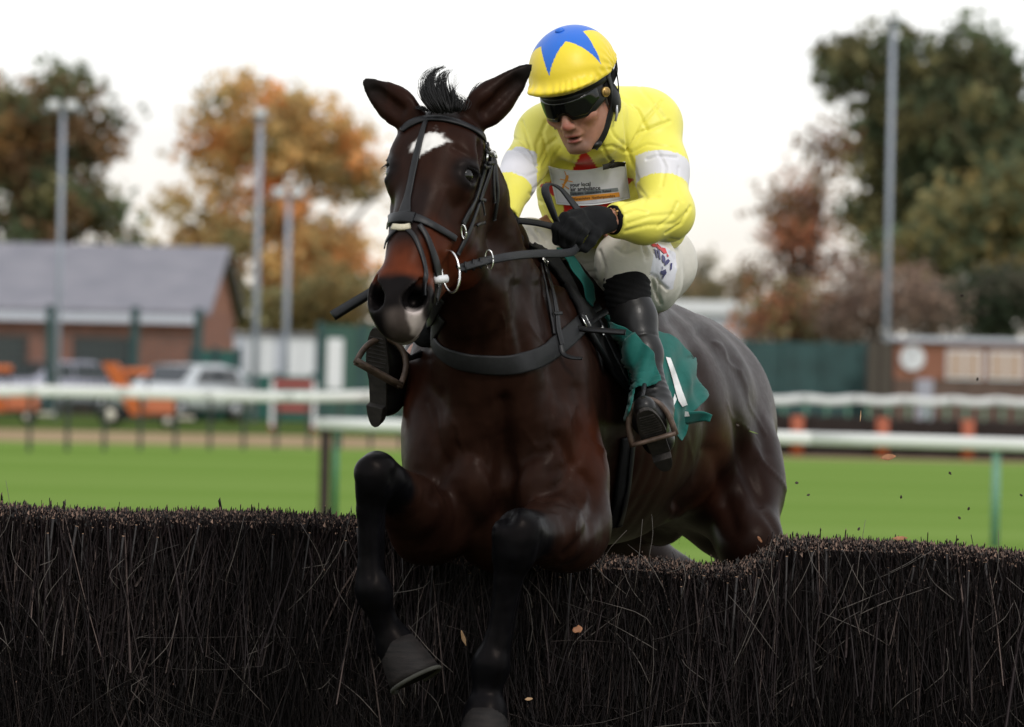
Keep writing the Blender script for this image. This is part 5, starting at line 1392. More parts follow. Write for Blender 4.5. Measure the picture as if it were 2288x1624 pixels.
# wrist band with a buckle mark
wb = Field(*grid(p3(1340, 540, -.02), p3(1410, 450, .16), .003)); wb.cone(p3(1395, 492, .085), .0405, p3(1366, 491, .058), .0365, .004)
wb.plane(p3(1392, 492, .08), np.array(p3(1440, 496, .12)) - np.array(p3(1300, 500, .01)), .003); wb.plane(p3(1366, 491, .058), np.array(p3(1300, 500, .01)) - np.array(p3(1440, 496, .12)), .003)
V, Q = wb.mesh(1); o = link('wrist_strap', mesh_np('wrist_strap', V, Q), gaiter_mat, gl_, True)
WS = bvh(V, Q); ring_pts = lambda cx, cy, r: [(cx + r * math.cos(a), cy + r * .8 * math.sin(a)) for a in np.linspace(0, 2 * math.pi, 10, endpoint=False)]
decal('wrist_mark', [ring_pts(1373, 468, 3.2), ring_pts(1379, 472, 3.2), ring_pts(1372, 474, 2.6), ring_pts(1379, 478, 2.4)], mat('tan_print', (.55, .30, .10), rough=.6), gl_, WS, .0015)
off = p3(1120, 515, .03) - k0
mir = lambda p: np.array([k0[0] - (p[0] - k0[0]) * .8, p[1], p[2]]) + off
glove([[(mir(p), r) for p, r in c] for c in fing + [thumb]], p3(1128, 488, .07), p3(1122, 500, .045), mir(k0), person, (-.15, -.75, .62))

# ---- helmet, cap, goggles
hs = Field(*grid(E - .19, E + .19, .0036))
hs.ell(g3(0, -.014, .046), (.096, .120, .098), RA, .01); hs.plane(g3(0, 0, .024), -u_ + f_ * .05, .006)

V, Q = hs.mesh(1); helmet = link('helmet', mesh_np('helmet', V, Q), black_pl, person, True)
cf = Field(*grid(E - .2, E + .22, .0027))
cu_ = g3(0, -.018, .058)
cf.ell(cu_, (.1075, .130, .112), RA, .01)
cf.ell(g3(0, .078, .058), (.088, .056, .014), RA, .018)
cf.plane(g3(0, .0, .047), -u_ - f_ * .06, .006)
V, Q = cf.mesh(2); N = vnormals(V, Q); cl_ = (V - E) @ RA.T; low = sstep(.097, .057, cl_[:, 2])
az_ = np.arctan2(cl_[:, 0], cl_[:, 1])
dsp_ = low * (.0014 * np.sin(az_ * 34 + 9 * vnoise(V, 22, 4)) * np.exp(-((cl_[:, 2] - .064) / .012) ** 2) + .0018 * vnoise(V * (1, 1, 2), 60, 5)) + .0010 * vnoise(V, 24, 6)
rad_ = np.hypot(cl_[:, 0] - .095, cl_[:, 2] - .057); dsp_ += .0012 * np.sin(np.arctan2(cl_[:, 2] - .045, cl_[:, 1] + .03) * 16) * np.exp(-(rad_ / .045) ** 2)
V = V + N * dsp_[:, None]
rel = (V - cu_) @ RA.T / np.array((.1075, .130, .112)); rel /= np.linalg.norm(rel, axis=1, keepdims=True)
CB = bvh(V, Q)
def dirpx(px, py):
    c = cast(CB, px, py, 0) or CB.find_nearest(P(px, py, E[1] - .05))[0]; r = (np.array(c) - cu_) @ RA.T / np.array((.1075, .130, .112)); return r / np.linalg.norm(r)
pole_ = nrm((0.0, .08, 1.0)); e1 = nrm(np.cross(pole_, (0, 1, 0))); e2 = np.cross(pole_, e1)
def polar(r): return np.arctan2(r @ e1, r @ e2), np.arccos(np.clip(r @ pole_, -1, 1))
ka = np.array([1.75, 2.36, 3.06, 3.80, 4.38, 4.90, 5.52, 6.12, 6.76, 7.40, 8.033]); kp = np.array([1.06, .54, 1.16, .46, 1.36, .54, 1.16, .54, 1.16, .54, 1.06])
A_, Ph = polar(rel)
blue = inpoly(np.stack([Ph * np.cos(A_), Ph * np.sin(A_)], 1), [(b * math.cos(a), b * math.sin(a)) for a, b in zip(ka[:-1], kp[:-1])])
cC = np.where(blue[:, None], np.array((.008, .135, .62)), np.array((.86, .66, .030)))
cap = link('cap_cover', mesh_np('cap_cover', V, Q, cC), silk_y, person, True)
bt_ = cu_ + (pole_ * np.array((.1075, .130, .112))) @ RA
MB().ball(bt_ + u_ * .001, (.0125, .0125, .006), Matrix((l_, f_, u_)).transposed(), 14, 8).build('cap_button', mat('blue_silk', (.008, .135, .62), rough=.45), cap, True)
# goggles: one wrap-round shell, glossy lens inset, brass disc at the temple
gg = Field(*grid(g3(0, 0, 0) - .15, g3(0, 0, 0) + .15, .0024))
gg.ell(g3(0, -.004, 0), (.0860, .114, .16), RA, .004); gg.ell(g3(0, -.006, 0), (.079, .101, .15), RA, .002, 'sub')
gg.plane(g3(0, -.012, 0), -f_, .004); gg.plane(g3(0, .10, .034), u_ + .06 * f_, .004); gg.plane(g3(0, .10, -.030), -u_ + .10 * f_, .004)
for s in (-1, 1): gg.plane(g3(s * .082, .02, -.016), -u_ + s * l_ * .8, .006)
gg.ell(g3(0, .11, -.036), (.017, .05, .024), RA, .006, 'sub')
V, Q = gg.mesh(1); gog = link('goggles', mesh_np('goggles', V, Q), black_pl, person, True); GB = bvh(V, Q)
ln = Field(*grid(g3(0, 0, 0) - .15, g3(0, 0, 0) + .15, .0024))
ln.ell(g3(0, -.003, 0), (.0868, .1165, .16), RA, .004); ln.ell(g3(0, -.006, 0), (.081, .105, .15), RA, .002, 'sub')
ln.plane(g3(0, .040, 0), -f_, .003); ln.plane(g3(0, .10, .024), u_ + .10 * f_, .003); ln.plane(g3(0, .10, -.022), -u_ + .12 * f_, .003)
for s in (-1, 1): ln.plane(g3(s * .074, .04, -.006), -u_ + s * l_ * 1.0, .004)
ln.ell(g3(0, .11, -.030), (.021, .05, .024), RA, .006, 'sub')
V, Q = ln.mesh(1); link('lens', mesh_np('lens', V, Q), lens_mat, gog, True)
dcen = g3(.0850, .018, .004); dn = nrm(.9 * l_ + .42 * f_)
MB().tube([dcen - dn * .004, dcen + dn * .006], .0125, 22).build('brass_disc', gold_mat, gog, True)
MB().tube([dcen + dn * .006, dcen + dn * .0075], .0092, 18).build('disc_face', mat('dark_brass', (.36, .22, .07), rough=.5, metal=.5), gog, True)
# strap, harness, ear pad, chin strap
def band(name, loc, wid, th, m, par):
    pts = spline([g3(*p) for p in loc], 30); nor = np.array([nrm((p - g3(0, -.01, p @ u_ * 0)) - u_ * ((p - g3(0, -.01, 0)) @ u_)) for p in pts])
    V, F = ribbon(pts, nor, wid, th); return link(name, mesh_np(name, V, F), m, par, True)
for s in (-1, 1):
    band('goggle_strap', [(s * .086, .012, .008), (s * .092, -.02, .018), (s * .097, -.055, .034), (s * .088, -.09, .05)], .026, .002, gaiter_mat, gog)
    band('harness_strap', [(s * .094, -.005, .040), (s * .090, -.012, .0), (s * .080, -.004, -.048), (s * .056, .030, -.098), (s * .03, .055, -.125)], .022, .003, leather_mat, helmet)
    band('harness_strap', [(s * .096, -.055, .035), (s * .090, -.045, -.02), (s * .078, -.012, -.062)], .020, .003, leather_mat, helmet)
    ep = MB().ball(g3(s * .083, -.026, -.030), (.013, .028, .042), Matrix((l_, f_, u_)).transposed(), 16, 12).build('ear_pad', leather_mat, helmet, True)
    MB().tube([g3(s * .092, -.012, -.045), g3(s * .089, -.006, -.065), g3(s * .082, .0, -.082)], .0035, 6).build('strap_clip', mat('clip_grey', (.45, .46, .48), rough=.3, metal=.3) if 'clip_grey' not in bpy.data.materials else bpy.data.materials['clip_grey'], helmet, True)
cs = MB().ball(g3(.030, .045, -.118), (.022, .020, .012), Matrix((l_, f_, u_)).transposed(), 12, 8).build('chin_cup', black_pl, helmet, True)
# ------------------------------------------------------------------ tack
pad_mat = mat('black_felt', (.006, .0063, .007), rough=.85, noise=.3, nscale=80, bump=.5, bscale=300, bdist=.002, spec=.3)
rubber_mat = mat('rubber_grip', (.014, .015, .018), rough=.6, noise=.2, nscale=90, bump=.8, bscale=500, bdist=.0015, spec=.35)
green_cl = mat('bottle_green_cloth', (.0055, .108, .092), rough=.75, noise=.10, nscale=30, bump=.35, bscale=420, bdist=.0012, sheen=.1, spec=.3)
def on(px, py, tree_=None, Yd=None):
    h = (tree_ or HB).ray_cast(CAMP, ray_dir(px, py))
    if h[0] is not None and (Yd is None or abs(h[0].y - Yd) < .25): return np.array(h[0]), np.array(h[1])
    return None
def lay(pts, n=44, lift=.003, smooth=4, tree_=None):
    """follow a line seen in the photograph along the horse's surface; points with a third value stand at that distance instead"""
    q2 = spline([(p[0], p[1], 0) for p in pts], n)[:, :2]
    full = [len(p) > 2 for p in pts]
    pos, nor = [], []; last = None
    for x, y in q2:
        r = on(x, y, tree_)
        if r is None:
            near = (tree_ or HB).find_nearest(Vector(last[0]) if last is not None else P(x, y, -.4))
            base = np.array(P(x, y, (last[0][1] if last is not None else near[0].y)))
            nr = (tree_ or HB).find_nearest(Vector(base)); r = (np.array(nr[0]), np.array(nr[1]))
        last = r; pos.append(r[0]); nor.append(r[1])
    pos, nor = np.array(pos), np.array(nor)
    for _ in range(smooth):
        pos[1:-1] = (pos[:-2] + 2 * pos[1:-1] + pos[2:]) / 4; nor[1:-1] = (nor[:-2] + 2 * nor[1:-1] + nor[2:]) / 4
    nor /= np.linalg.norm(nor, axis=1, keepdims=True)
    return pos + nor * lift, nor
def strap(name, pts, w, m=None, parent=None, th=.0035, lift=.0025, n=44, smooth=4):
    p, nr = lay(pts, n, lift, smooth)
    if not np.isscalar(w): w = np.interp(np.linspace(0, 1, n), np.linspace(0, 1, len(w)), w)
    V, F = ribbon(p, nr, w, th); o = link(name, mesh_np(name, V, F), m or leather_mat, parent, True); return o
def free_strap(name, pts, w, nor, m=None, parent=None, th=.0035, n=30):
    p = spline(pts, n); nr = np.tile(np.array(nor, float), (n, 1)) if np.ndim(nor) == 1 else np.array([nrm(v) for v in spline(nor, n)])
    V, F = ribbon(p, nr, w, th); return link(name, mesh_np(name, V, F), m or leather_mat, parent, True)
def buckle(px, py, w, h, ang, parent, tree_=None, lift=.006, at=None, r=.0016):
    if at is None:
        c, nr = on(px, py, tree_) or (np.array(P(px, py, 0)), np.array((0, -1, 0)))
    else: c, nr = np.array(at), np.array((0, -1, 0))
    c = c + nr * lift; x = nrm(np.array((math.cos(ang), 0, math.sin(ang))) - nr * (nr @ np.array((math.cos(ang), 0, math.sin(ang))))); y = np.cross(nr, x)
    fr = [c + x * sx * w / 2 + y * sy * h / 2 for sx, sy in ((-1, -1), (1, -1), (1, 1), (-1, 1), (-1, -1))]
    mb = MB().tube(fr, r, 6); mb.tube([c - x * w / 2, c + x * w / 2 + nr * .002], r * .8, 5)
    return mb.build('buckle', steel_mat, parent, True)

bridle = empty('bridle', q(.1, 0, .02), 'black leather bridle with a crossed noseband and steel ring bit on the horse head', 'bridle')
strap('browband', [(899, 294), (915, 278), (945, 268), (985, 267), (1030, 278), (1068, 297), (1093, 318)], .0195, None, bridle, th=.005)
strap('face_strap', [(964, 236), (957, 258), (948, 285), (936, 330), (926, 375), (916, 425), (909, 455), (905, 478)], [.011, .012, .015, .017, .018, .018, .020, .036], None, bridle, th=.004)
strap('cross_strap', [(926, 487), (950, 496), (985, 515), (1015, 533)], [.022, .019, .018, .016], None, bridle, lift=.004)
strap('cross_strap', [(888, 488), (872, 500), (862, 512)], [.022, .018, .016], None, bridle, n=16)
strap('noseband_strap', [(906, 508), (925, 528), (938, 558), (947, 590), (951, 622), (953, 660)], .0115, None, bridle)
strap('noseband_strap', [(893, 509), (878, 522), (866, 540), (858, 556)], .0125, None, bridle, n=18)
strap('cheek_guard', [(936, 505), (950, 528), (960, 556), (968, 585), (974, 620), (972, 650), (968, 672)], [.012, .014, .017, .026, .042, .038, .022], None, bridle, lift=.007)
p_, n_ = lay([(868, 494), (888, 489), (905, 487), (926, 490)], 16, .004); V, F = ribbon(p_, n_, .030, .007); link('nose_pad', mesh_np('nose_pad', V, F), leather_mat, bridle, True)
p_, n_ = lay([(880, 508), (900, 510), (918, 507)], 12, .002); V, F = ribbon(p_, n_, .016, .006); link('sheepskin', mesh_np('sheepskin', V, F), mat('cream_sheepskin', (.62, .56, .42), rough=.9, bump=1, bscale=300, bdist=.003), bridle, True)
strap('cheek_strap', [(1084, 322), (1081, 350), (1077, 380), (1068, 412), (1055, 450), (1040, 482), (1031, 500)], .0135, None, bridle, th=.005, lift=.005)
strap('cheek_strap', [(1092, 326), (1094, 356), (1090, 385), (1080, 415), (1066, 455), (1054, 490), (1046, 515), (1030, 548), (1020, 568)], .0115, None, bridle, th=.005, lift=.004)
strap('throat_lash', [(1095, 330), (1103, 360), (1106, 400), (1109, 430), (1106, 460), (1101, 490)], .0105, None, bridle, lift=.004)
strap('throat_lash', [(1099, 340), (1098, 380), (1098, 420), (1100, 452)], .008, None, bridle, lift=.006)
for px, py in ((1079, 372), (1088, 364)):
    strap('keeper', [(px - 7, py), (px + 7, py + 1)], .009, None, bridle, th=.004, lift=.010, n=8, smooth=1)
strap('keeper', [(1063, 447), (1077, 449)], .009, None, bridle, th=.004, lift=.009, n=8, smooth=1)
strap('strap_end', [(1068, 452), (1071, 468), (1073, 482)], .0075, None, bridle, lift=.010, n=12)
strap('strap_end', [(1058, 506), (1066, 500), (1075, 498)], .0075, None, bridle, lift=.008, n=12)
for px, py, a in ((1079, 351, .9), (1087, 342, 1.1), (1098, 348, 1.1)): buckle(px, py, .016, .013, a, bridle, lift=.010)
def ring(name, c, r, a1, a2, wire, m, parent, n=40, ph0=0, ph1=2 * math.pi):
    c, a1, a2 = np.array(c), nrm(a1), np.array(a2, float); a2 = nrm(a2 - a1 * (a1 @ a2))
    pts = [c + a1 * r[0] * math.cos(t) + a2 * r[1] * math.sin(t) for t in np.linspace(ph0, ph1, n)]
    return MB().tube(pts, wire, 8).build(name, m, parent, True)
cb = on(1000, 600)[0]
bc = np.array(P(1007, 607, cb[1] - .03))
ring('bit_ring', bc, (.024, .051), (.86, -.5, .25), (.16, .05, 1), .0030, steel_mat, bridle)
ring('link_ring', np.array(P(1036, 518, on(1036, 518)[0][1] - .012)), (.006, .017), (.9, -.4, .1), (-.35, 0, 1), .0022, steel_mat, bridle)
mp = P(970, 626, bc[1] - .045), P(999, 622, bc[1] - .030)
MB().tube([mp[0], mp[0].lerp(mp[1], .5), mp[1]], [.0088, .0098, .0095], 14).build('mouthpiece', mat('white_bit_rubber', (.72, .73, .76), rough=.4), bridle, True)

reins = empty('reins', P(1180, 570, -.2), 'black rubber gripped reins running from the bit ring to the rider gloves', 'reins')
Yb = bc[1]
rp = [P(1022, 602, Yb + .005), P(1056, 592, Yb + .05), P(1092, 582, Yb + .11), P(1140, 573, -.37), P(1200, 567, -.22), P(1255, 566, -.1), P(1280, 561, -.055), P(1289, 549, -.04), P(1290, 530, -.03)]
free_strap('rein', rp[2:], .0205, [(.1, -.95, .3)] * 5 + [(.4, -.85, .2), (.7, -.6, 0)], rubber_mat, reins, th=.005, n=60)
free_strap('rein_end', rp[:3] + [P(1096, 581, Yb + .115)], .0205, (.1, -.95, .3), leather_mat, reins, th=.008)
for px in (1040, 1058, 1074): c_ = P(px, 597 - (px - 1040) * .28, Yb + .02 + (px - 1040) * .0016); MB().tube([c_ + Vector((-.001, -.006, .0135)), c_ + Vector((.001, -.006, -.0135))], .0035, 6).build('rein_keeper', leather_mat, reins, True)
ring('rein_ring', P(1093, 580, Yb + .105), (.010, .023), (.9, -.3, .1), (.1, 0, 1), .0018, steel_mat, reins)
fr = [P(1080, 480, .1), P(1120, 489, .07), P(1160, 494, .045), P(1200, 499, .015), P(1240, 508, -.025), P(1262, 512, -.03)]
free_strap('rein', fr, .0195, (0.05, -.8, .6), rubber_mat, reins, th=.005)
lp = [P(1248, 500, -.045), P(1238, 478, -.05), P(1227, 450, -.045), P(1219, 428, -.035), P(1221, 416, -.02), P(1232, 414, .0), P(1252, 424, .012), P(1272, 446, .015), P(1288, 466, .008), P(1300, 482, -.005)]
free_strap('rein_loop', lp, .021, [(-.75, -.6, .2), (-.78, -.6, .2), (-.78, -.55, .3), (-.7, -.4, .6), (-.2, -.3, .95), (.4, -.5, .8), (.5, -.75, .4), (.5, -.8, .3), (.5, -.8, .3), (.5, -.8, .3)], rubber_mat, reins, th=.005, n=60)

whip = empty('whip', P(950, 580, .02), 'black riding whip sticking out past the left of the horse muzzle', 'whip')
wa, wb_ = P(1150, 462, .06), P(744, 708, -.04)
MB().tube([wa, wa.lerp(wb_, .5), wa.lerp(wb_, .72)], [.008, .007, .0065], 8).build('shaft', black_pl, whip, True)
fa = wa.lerp(wb_, .70); dd_ = (wb_ - wa).normalized()
mb = MB()
pr = spline([fa, fa.lerp(wb_, .3), fa.lerp(wb_, .7), wb_], 12)
for i_, s_ in ((0, 1),):
    V, F = ribbon(pr, np.tile(np.array((-.2, -.8, .55)), (12, 1)), np.linspace(.022, .027, 12), .012); mb.add(V, F)
mb.build('padded_flap', leather_mat, whip, True)
MB().tube([fa.lerp(wb_, .04) + Vector((0, -.012, 0)), wb_ + Vector((.004, -.012, .002))], .0012, 5).build('seam', leather_mat, whip)

girth = empty('breastplate', on(1130, 815)[0], 'wide black elastic breastplate with buckled neck straps across the horse chest', 'breastplate')
strap('breast_band', [(985, 705), (972, 735), (972, 765), (996, 792), (1050, 810), (1135, 815), (1200, 800), (1256, 762), (1300, 722)], [.034, .044, .048, .050, .050, .050, .050, .052, .050, .046], mat('black_elastic', (.010, .0105, .012), rough=.6, spec=.3, noise=.2, nscale=120, bump=.4, bscale=600, bdist=.001), girth, th=.005, n=70, lift=.003)
strap('neck_strap', [(1196, 560), (1206, 585), (1216, 615), (1228, 660), (1236, 700), (1241, 740), (1249, 772)], .0165, None, girth, th=.004, lift=.010)
strap('neck_strap', [(1203, 590), (1210, 625), (1221, 680), (1229, 715), (1234, 748)], .010, None, girth, th=.004, lift=.006)
e_ = on(1252, 778)[0]; free_strap('strap_end', [e_ + (0, -.012, .008), np.array(P(1258, 790, e_[1] - .02)), np.array(P(1275, 799, e_[1] - .03)), np.array(P(1301, 802, e_[1] - .035))], .012, [(.1, -1, .1), (.1, -.8, .5), (.1, -.5, .8), (.1, -.4, .8)], None, girth)
strap('keeper', [(1228, 704), (1244, 704)], .009, None, girth, lift=.014, n=8, smooth=1)
buckle(1206, 586, .024, .018, -.2, girth, lift=.016)
buckle(1297, 726, .026, .030, .5, girth, lift=.018, r=.0022)
e_ = on(1292, 735)[0]; free_strap('strap_end', [e_ + (0, -.016, 0), np.array(P(1320, 738, e_[1] - .03)), np.array(P(1398, 744, e_[1] - .045))], .0165, (.0, -.75, .65), None, girth, th=.006)
strap('girth_strap', [(1290, 720), (1310, 702), (1332, 690)], .020, None, girth, lift=.012, n=14)
strap('girth_strap', [(1300, 728), (1322, 716), (1345, 702)], .016, None, girth, lift=.016, n=14)

# cloths and saddle: laid over the horse where they are seen
def over(name, poly, m, parent, lift, step=7.0, fold=None, th=.004, tree_=None):
    bm = bmesh.new(); vs = [bm.verts.new((x, y, 0)) for x, y in poly]; bm.faces.new(vs); bmesh.ops.triangulate(bm, faces=bm.faces)
    for _ in range(7):
        es = [e for e in bm.edges if e.calc_length() > step]
        if not es: break
        bmesh.ops.subdivide_edges(bm, edges=es, cuts=1); bmesh.ops.triangulate(bm, faces=bm.faces)
    bmesh.ops.beautify_fill(bm, faces=bm.faces, edges=bm.edges)
    last = None; nl_ = []
    for v in bm.verts:
        r = on(v.co.x, v.co.y, tree_)
        if r is None:
            nr = (tree_ or HB).find_nearest(P(v.co.x, v.co.y, .6)); w_ = P(v.co.x, v.co.y, nr[0].y); nr = (tree_ or HB).find_nearest(w_)
            r = (np.array(w_) * .7 + np.array(nr[0]) * .3, np.array(nr[1]))
        nl_.append((v, r, v.co.x, v.co.y))
    for v, r, x, y in nl_: v.co = Vector(r[0])
    for _ in range(4): bmesh.ops.smooth_vert(bm, verts=bm.verts, factor=.5, use_axis_x=True, use_axis_y=True, use_axis_z=True)
    for v, r, x, y in nl_:
        n_ = nrm(r[1] * .6 + np.array((.25, -.9, .1)) * .4)
        v.co = v.co + Vector(n_ * (lift + (fold(x, y) if fold else 0)))
    bmesh.ops.recalc_face_normals(bm, faces=bm.faces)
    me = bpy.data.meshes.new(name); bm.to_mesh(me); bm.free()
    o = link(name, me, m, parent, True); s_ = o.modifiers.new('thickness', 'SOLIDIFY'); s_.thickness = th; s_.offset = 0
    return o
saddle = empty('saddle', P(1330, 640, .6), 'small black racing saddle with brown stirrup irons under the rider', 'saddle')
over('saddle_pad', [(1168, 548), (1195, 540), (1235, 572), (1268, 620), (1292, 668), (1320, 700), (1345, 735), (1372, 785), (1394, 850), (1396, 880), (1378, 866), (1345, 818), (1318, 768), (1290, 722), (1282, 690), (1262, 655), (1230, 610), (1196, 575)], pad_mat, saddle, .014, 9, th=.012)
rim_px = [(1285, 708), (1308, 752), (1335, 800), (1362, 842), (1398, 876)]
pp, nn_ = lay(rim_px, 24, .018); MB().tube(pp, .0075, 8).build('rolled_edge', leather_mat, saddle, True)
over('saddle_flap', [(1322, 712), (1334, 720), (1362, 765), (1384, 815), (1394, 862), (1380, 845), (1358, 800), (1335, 755)], mat('grey_leather', (.03, .031, .036), rough=.6, noise=.25, nscale=60, bump=.4, bscale=200, bdist=.002), saddle, .020, 9, th=.006)
decal('size_tag', [[(1313, 742), (1322, 740), (1328, 753), (1319, 756)]], white_mat, saddle, HB, .034)
st_m = mat('worn_brown_iron', (.085, .055, .04), rough=.55, noise=.4, nscale=60, metal=.2)
strap('girth', [(1398, 975), (1392, 1030), (1386, 1080), (1379, 1130), (1370, 1170)], .050, mat('black_girth', (.006, .006, .007), rough=.7, noise=.3, spec=.2), saddle, th=.008, lift=.004)
strap('girth_buckle_strap', [(1404, 990), (1398, 1050), (1390, 1110), (1378, 1165)], .018, None, saddle, lift=.014)
def iron(c, wx, up_, n_, hw, hh, parent):
    """stirrup iron: arch, eye and tread round the foot"""
    c = np.array(c); x = nrm(wx); z = np.array(up_, float); z = nrm(z - x * (x @ z)); y = np.cross(z, x)
    arch = [c + x * hw * math.cos(t) * (1 if abs(math.cos(t)) > .2 else 1) + z * hh * max(math.sin(t), 0) ** .75 for t in np.linspace(0, math.pi, 22)]
    o = MB().tube(arch, .0078, 8).build('stirrup', st_m, parent, True)
    mb = MB(); a = [c - x * hw * 1.03, c - x * hw * .5, c, c + x * hw * .5, c + x * hw * 1.03]
    V, F = ribbon(np.array(a), np.tile(z, (5, 1)), .030, .010); mb.add(V, F); mb.build('tread_bar', st_m, o, True)
    return arch[11]
t_ = iron(p3(1462, 985, .035), (.93, -.05, .28), (-.10, -.10, 1), None, .055, .105, saddle)
t2 = iron(p3(844, 838, -.035), (.80, .15, -.42), (.45, .35, .55), None, .062, .10, saddle)
MB().tube([p3(940, 790, .05), p3(915, 800, .02), np.array(t2)], [.010, .009, .006], 8).build('stirrup_leather', leather_mat, saddle, True)
MB().tube([p3(1440, 860, .10), np.array(t_)], .006, 8).build('stirrup_leather', leather_mat, saddle, True)
blk_knob = MB().ball(p3(950, 745, .02), (.035, .03, .035), None, 14, 10).build('girth_end', pad_mat, saddle, True)
strap('girth_strap', [(990, 660), (975, 690), (962, 730)], .030, None, saddle, lift=.01, n=18)

cloth = empty('number_cloth', P(1440, 820, .5), 'bottle green number cloth with a white figure one flapping behind the rider boot', 'saddle cloth')
fold = lambda x, y: .007 * math.sin((x + .35 * y) * .115) * min(1, max(0, (y - 720) / 120)) + .003 * math.sin((x - .3 * y) * .23) * min(1, max(0, (y - 760) / 100)) + .012
main = over('cloth_panel', [(1335, 709), (1372, 716), (1403, 732), (1445, 742), (1482, 752), (1512, 775), (1538, 806), (1541, 830), (1549, 858), (1561, 889), (1552, 905), (1530, 925), (1524, 945), (1519, 972), (1507, 988), (1494, 968), (1480, 930), (1452, 925), (1425, 930), (1404, 945), (1395, 957), (1394, 915), (1398, 872), (1386, 815), (1366, 762)], green_cl, cloth, .014, 6, fold, .0022)
over('cloth_panel', [(1185, 532), (1210, 534), (1250, 556), (1285, 598), (1312, 642), (1322, 680), (1312, 700), (1296, 680), (1282, 640), (1255, 598), (1222, 566), (1196, 550)], green_cl, cloth, .026, 7, lambda x, y: .004 * math.sin(y * .09), .003)
def joint_bvh(objs):
    Vv, Ff, n0 = [], [], 0
    for o in objs:
        Vv += [v.co.copy() for v in o.data.vertices]; Ff += [[i + n0 for i in p.vertices] for p in o.data.polygons]; n0 = len(Vv)
    return BVHTree.FromPolygons(Vv, Ff)
LEGB = joint_bvh([bootL, horse_body])
over('cloth_panel', [(1337, 711), (1372, 717), (1403, 732), (1438, 764), (1460, 790), (1468, 835), (1474, 861), (1428, 872), (1421, 905), (1412, 940), (1396, 957), (1394, 915), (1398, 876), (1388, 820), (1366, 764)], green_cl, cloth, .006, 6, lambda x, y: .006 * math.sin((x + .3 * y) * .15) + .008, .0022, LEGB)
fp = on(1530, 920)[0]
fl_ = np.zeros((6, 14, 3))
for j in range(6):
    for i in range(14):
        s_, t_2 = i / 13, j / 5
        x = 1512 + 80 * s_ - 6 * t_2; y = 908 + 20 * s_ + (30 - 14 * s_ ** 2) * t_2 + 4 * math.sin(s_ * 6)
        fl_[j, i] = P(x, y, fp[1] - .035 - .02 * math.sin(s_ * 5 + t_2) - .015 * s_ + .01 * t_2)
ff = [(j * 14 + i, j * 14 + i + 1, (j + 1) * 14 + i + 1, (j + 1) * 14 + i) for j in range(5) for i in range(13)]
flap = link('turned_corner', mesh_np('turned_corner', fl_.reshape(-1, 3), ff), green_cl, cloth, True); s_ = flap.modifiers.new('thickness', 'SOLIDIFY'); s_.thickness = .0025
FB = bvh(fl_.reshape(-1, 3), np.array(ff))
bm = bmesh.new(); bm.from_mesh(main.data); CLB = BVHTree.FromBMesh(bm); bm.free()
wpr = mat('white_number_print', (.74, .75, .76), rough=.6)
decal('number_print', [[(1486, 799), (1496, 801), (1533, 904), (1522, 908), (1514, 896)], [(1498, 905), (1506, 880), (1510, 893), (1503, 908)]], wpr, cloth, CLB, .004, 5)
decal('number_print', [[(1521, 917), (1538, 920), (1541, 930), (1516, 931)]], wpr, cloth, FB, .004, 5)

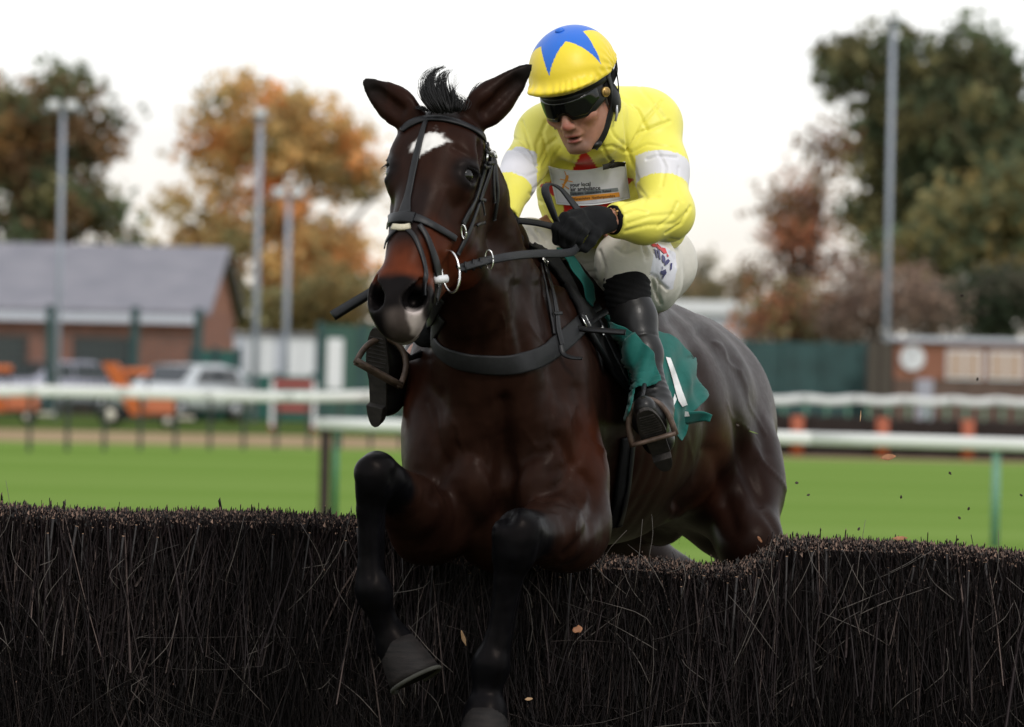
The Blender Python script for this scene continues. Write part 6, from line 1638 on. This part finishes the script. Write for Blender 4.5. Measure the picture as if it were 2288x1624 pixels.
# ------------------------------------------------------------------ scraps knocked loose
leaf_b = mat('brown_leaf', (.30, .13, .06), rough=.7, noise=.3, nscale=80); leaf_t = mat('tan_leaf', (.45, .28, .15), rough=.7, noise=.3); leaf_d = mat('dark_scrap', (.04, .028, .022), rough=.8)
def scrap(name, label, px, py, Y, ln, wd, ang, m, cat='leaf', group=None, curl=.3, seed=0):
    g = random.Random(seed); c = P(px, py, Y); ax = Vector((math.cos(ang), .25, math.sin(ang))).normalized(); sd_ = Vector((-math.sin(ang), .3, math.cos(ang))).normalized(); up_ = ax.cross(sd_)
    V, F = [], []; n = 7
    for i in range(n):
        t = i / (n - 1); w = wd * math.sin(math.pi * min(max(t, .04), .97)) ** .7 * (1 + .25 * g.uniform(-1, 1)) / 2; b = ax * (t - .5) * ln + up_ * curl * ln * (t - .5) ** 2
        V += [c + b - sd_ * w + up_ * w * .5, c + b, c + b + sd_ * w + up_ * w * .4]
    for i in range(n - 1):
        for k in (0, 1): F.append((i * 3 + k, i * 3 + k + 1, i * 3 + k + 4, i * 3 + k + 3))
    mb = MB().add([tuple(v) for v in V], F); o = mb.build(name, m, None, True); s_ = o.modifiers.new('thickness', 'SOLIDIFY'); s_.thickness = .0008
    return tag(o, label, cat, group)
scrap('leaf', 'orange brown dry leaf caught beside the raised black knee at the fence top', 881, 1172, -.1, .026, .016, 1.2, leaf_b, seed=1)
scrap('leaf', 'orange leaf lodged on the dark fence face right of the lower foreleg', 1290, 1407, .08, .026, .020, .3, leaf_b, seed=2)
scrap('leaf', 'narrow tan leaf standing upright on the fence between the two forelegs', 1035, 1425, .08, .042, .010, -1.25, leaf_t, seed=3)
scrap('leaf', 'small tan leaf on the dark fence near the bottom right of the hooves', 1181, 1562, .08, .020, .010, .1, leaf_t, seed=4)
scrap('leaf', 'brown leaf with a stalk flying over the grass in front of the white rail', 1984, 1022, .3, .040, .014, .15, leaf_b, seed=5)
scrap('leaf', 'tiny orange leaf flying against the horse thigh just above the fence', 1697, 1205, .6, .020, .009, -.9, leaf_b, seed=6)
scrap('leaf', 'orange leaf lying on top of the fence right of the horse thigh', 2010, 1203, .3, .040, .012, .05, leaf_b, seed=7)
scrap('grass_wisp', 'pale green wisp of grass flying against the horse rump', 1683, 966, .8, .026, .004, -.3, mat('fresh_grass', (.15, .22, .05)), 'grass', seed=8)
scrap('twig_scrap', 'thin pale twig scrap in the air above the green grass on the right', 1923, 930, .4, .030, .003, 1.5, leaf_t, 'twig', seed=9)
for i, (px, py, Y) in enumerate(((1780, 1079, .6), (1919, 1182, .7), (2123, 1057, .2), (2149, 660, .2), (2164, 1136, .9), (2143, 1157, .9), (1806, 1106, 1.3), (2184, 847, 1.2), (2282, 1106, 1.4), (2139, 1205, 1.0), (2013, 1110, .5), (1648, 950, .3))):
    scrap('twig_scrap', 'small dark scrap knocked from the fence and flying in the air', px, py, Y, .010, .007, i * 1.1, leaf_d, 'debris', 'dark scraps flying over the grass', seed=20 + i)
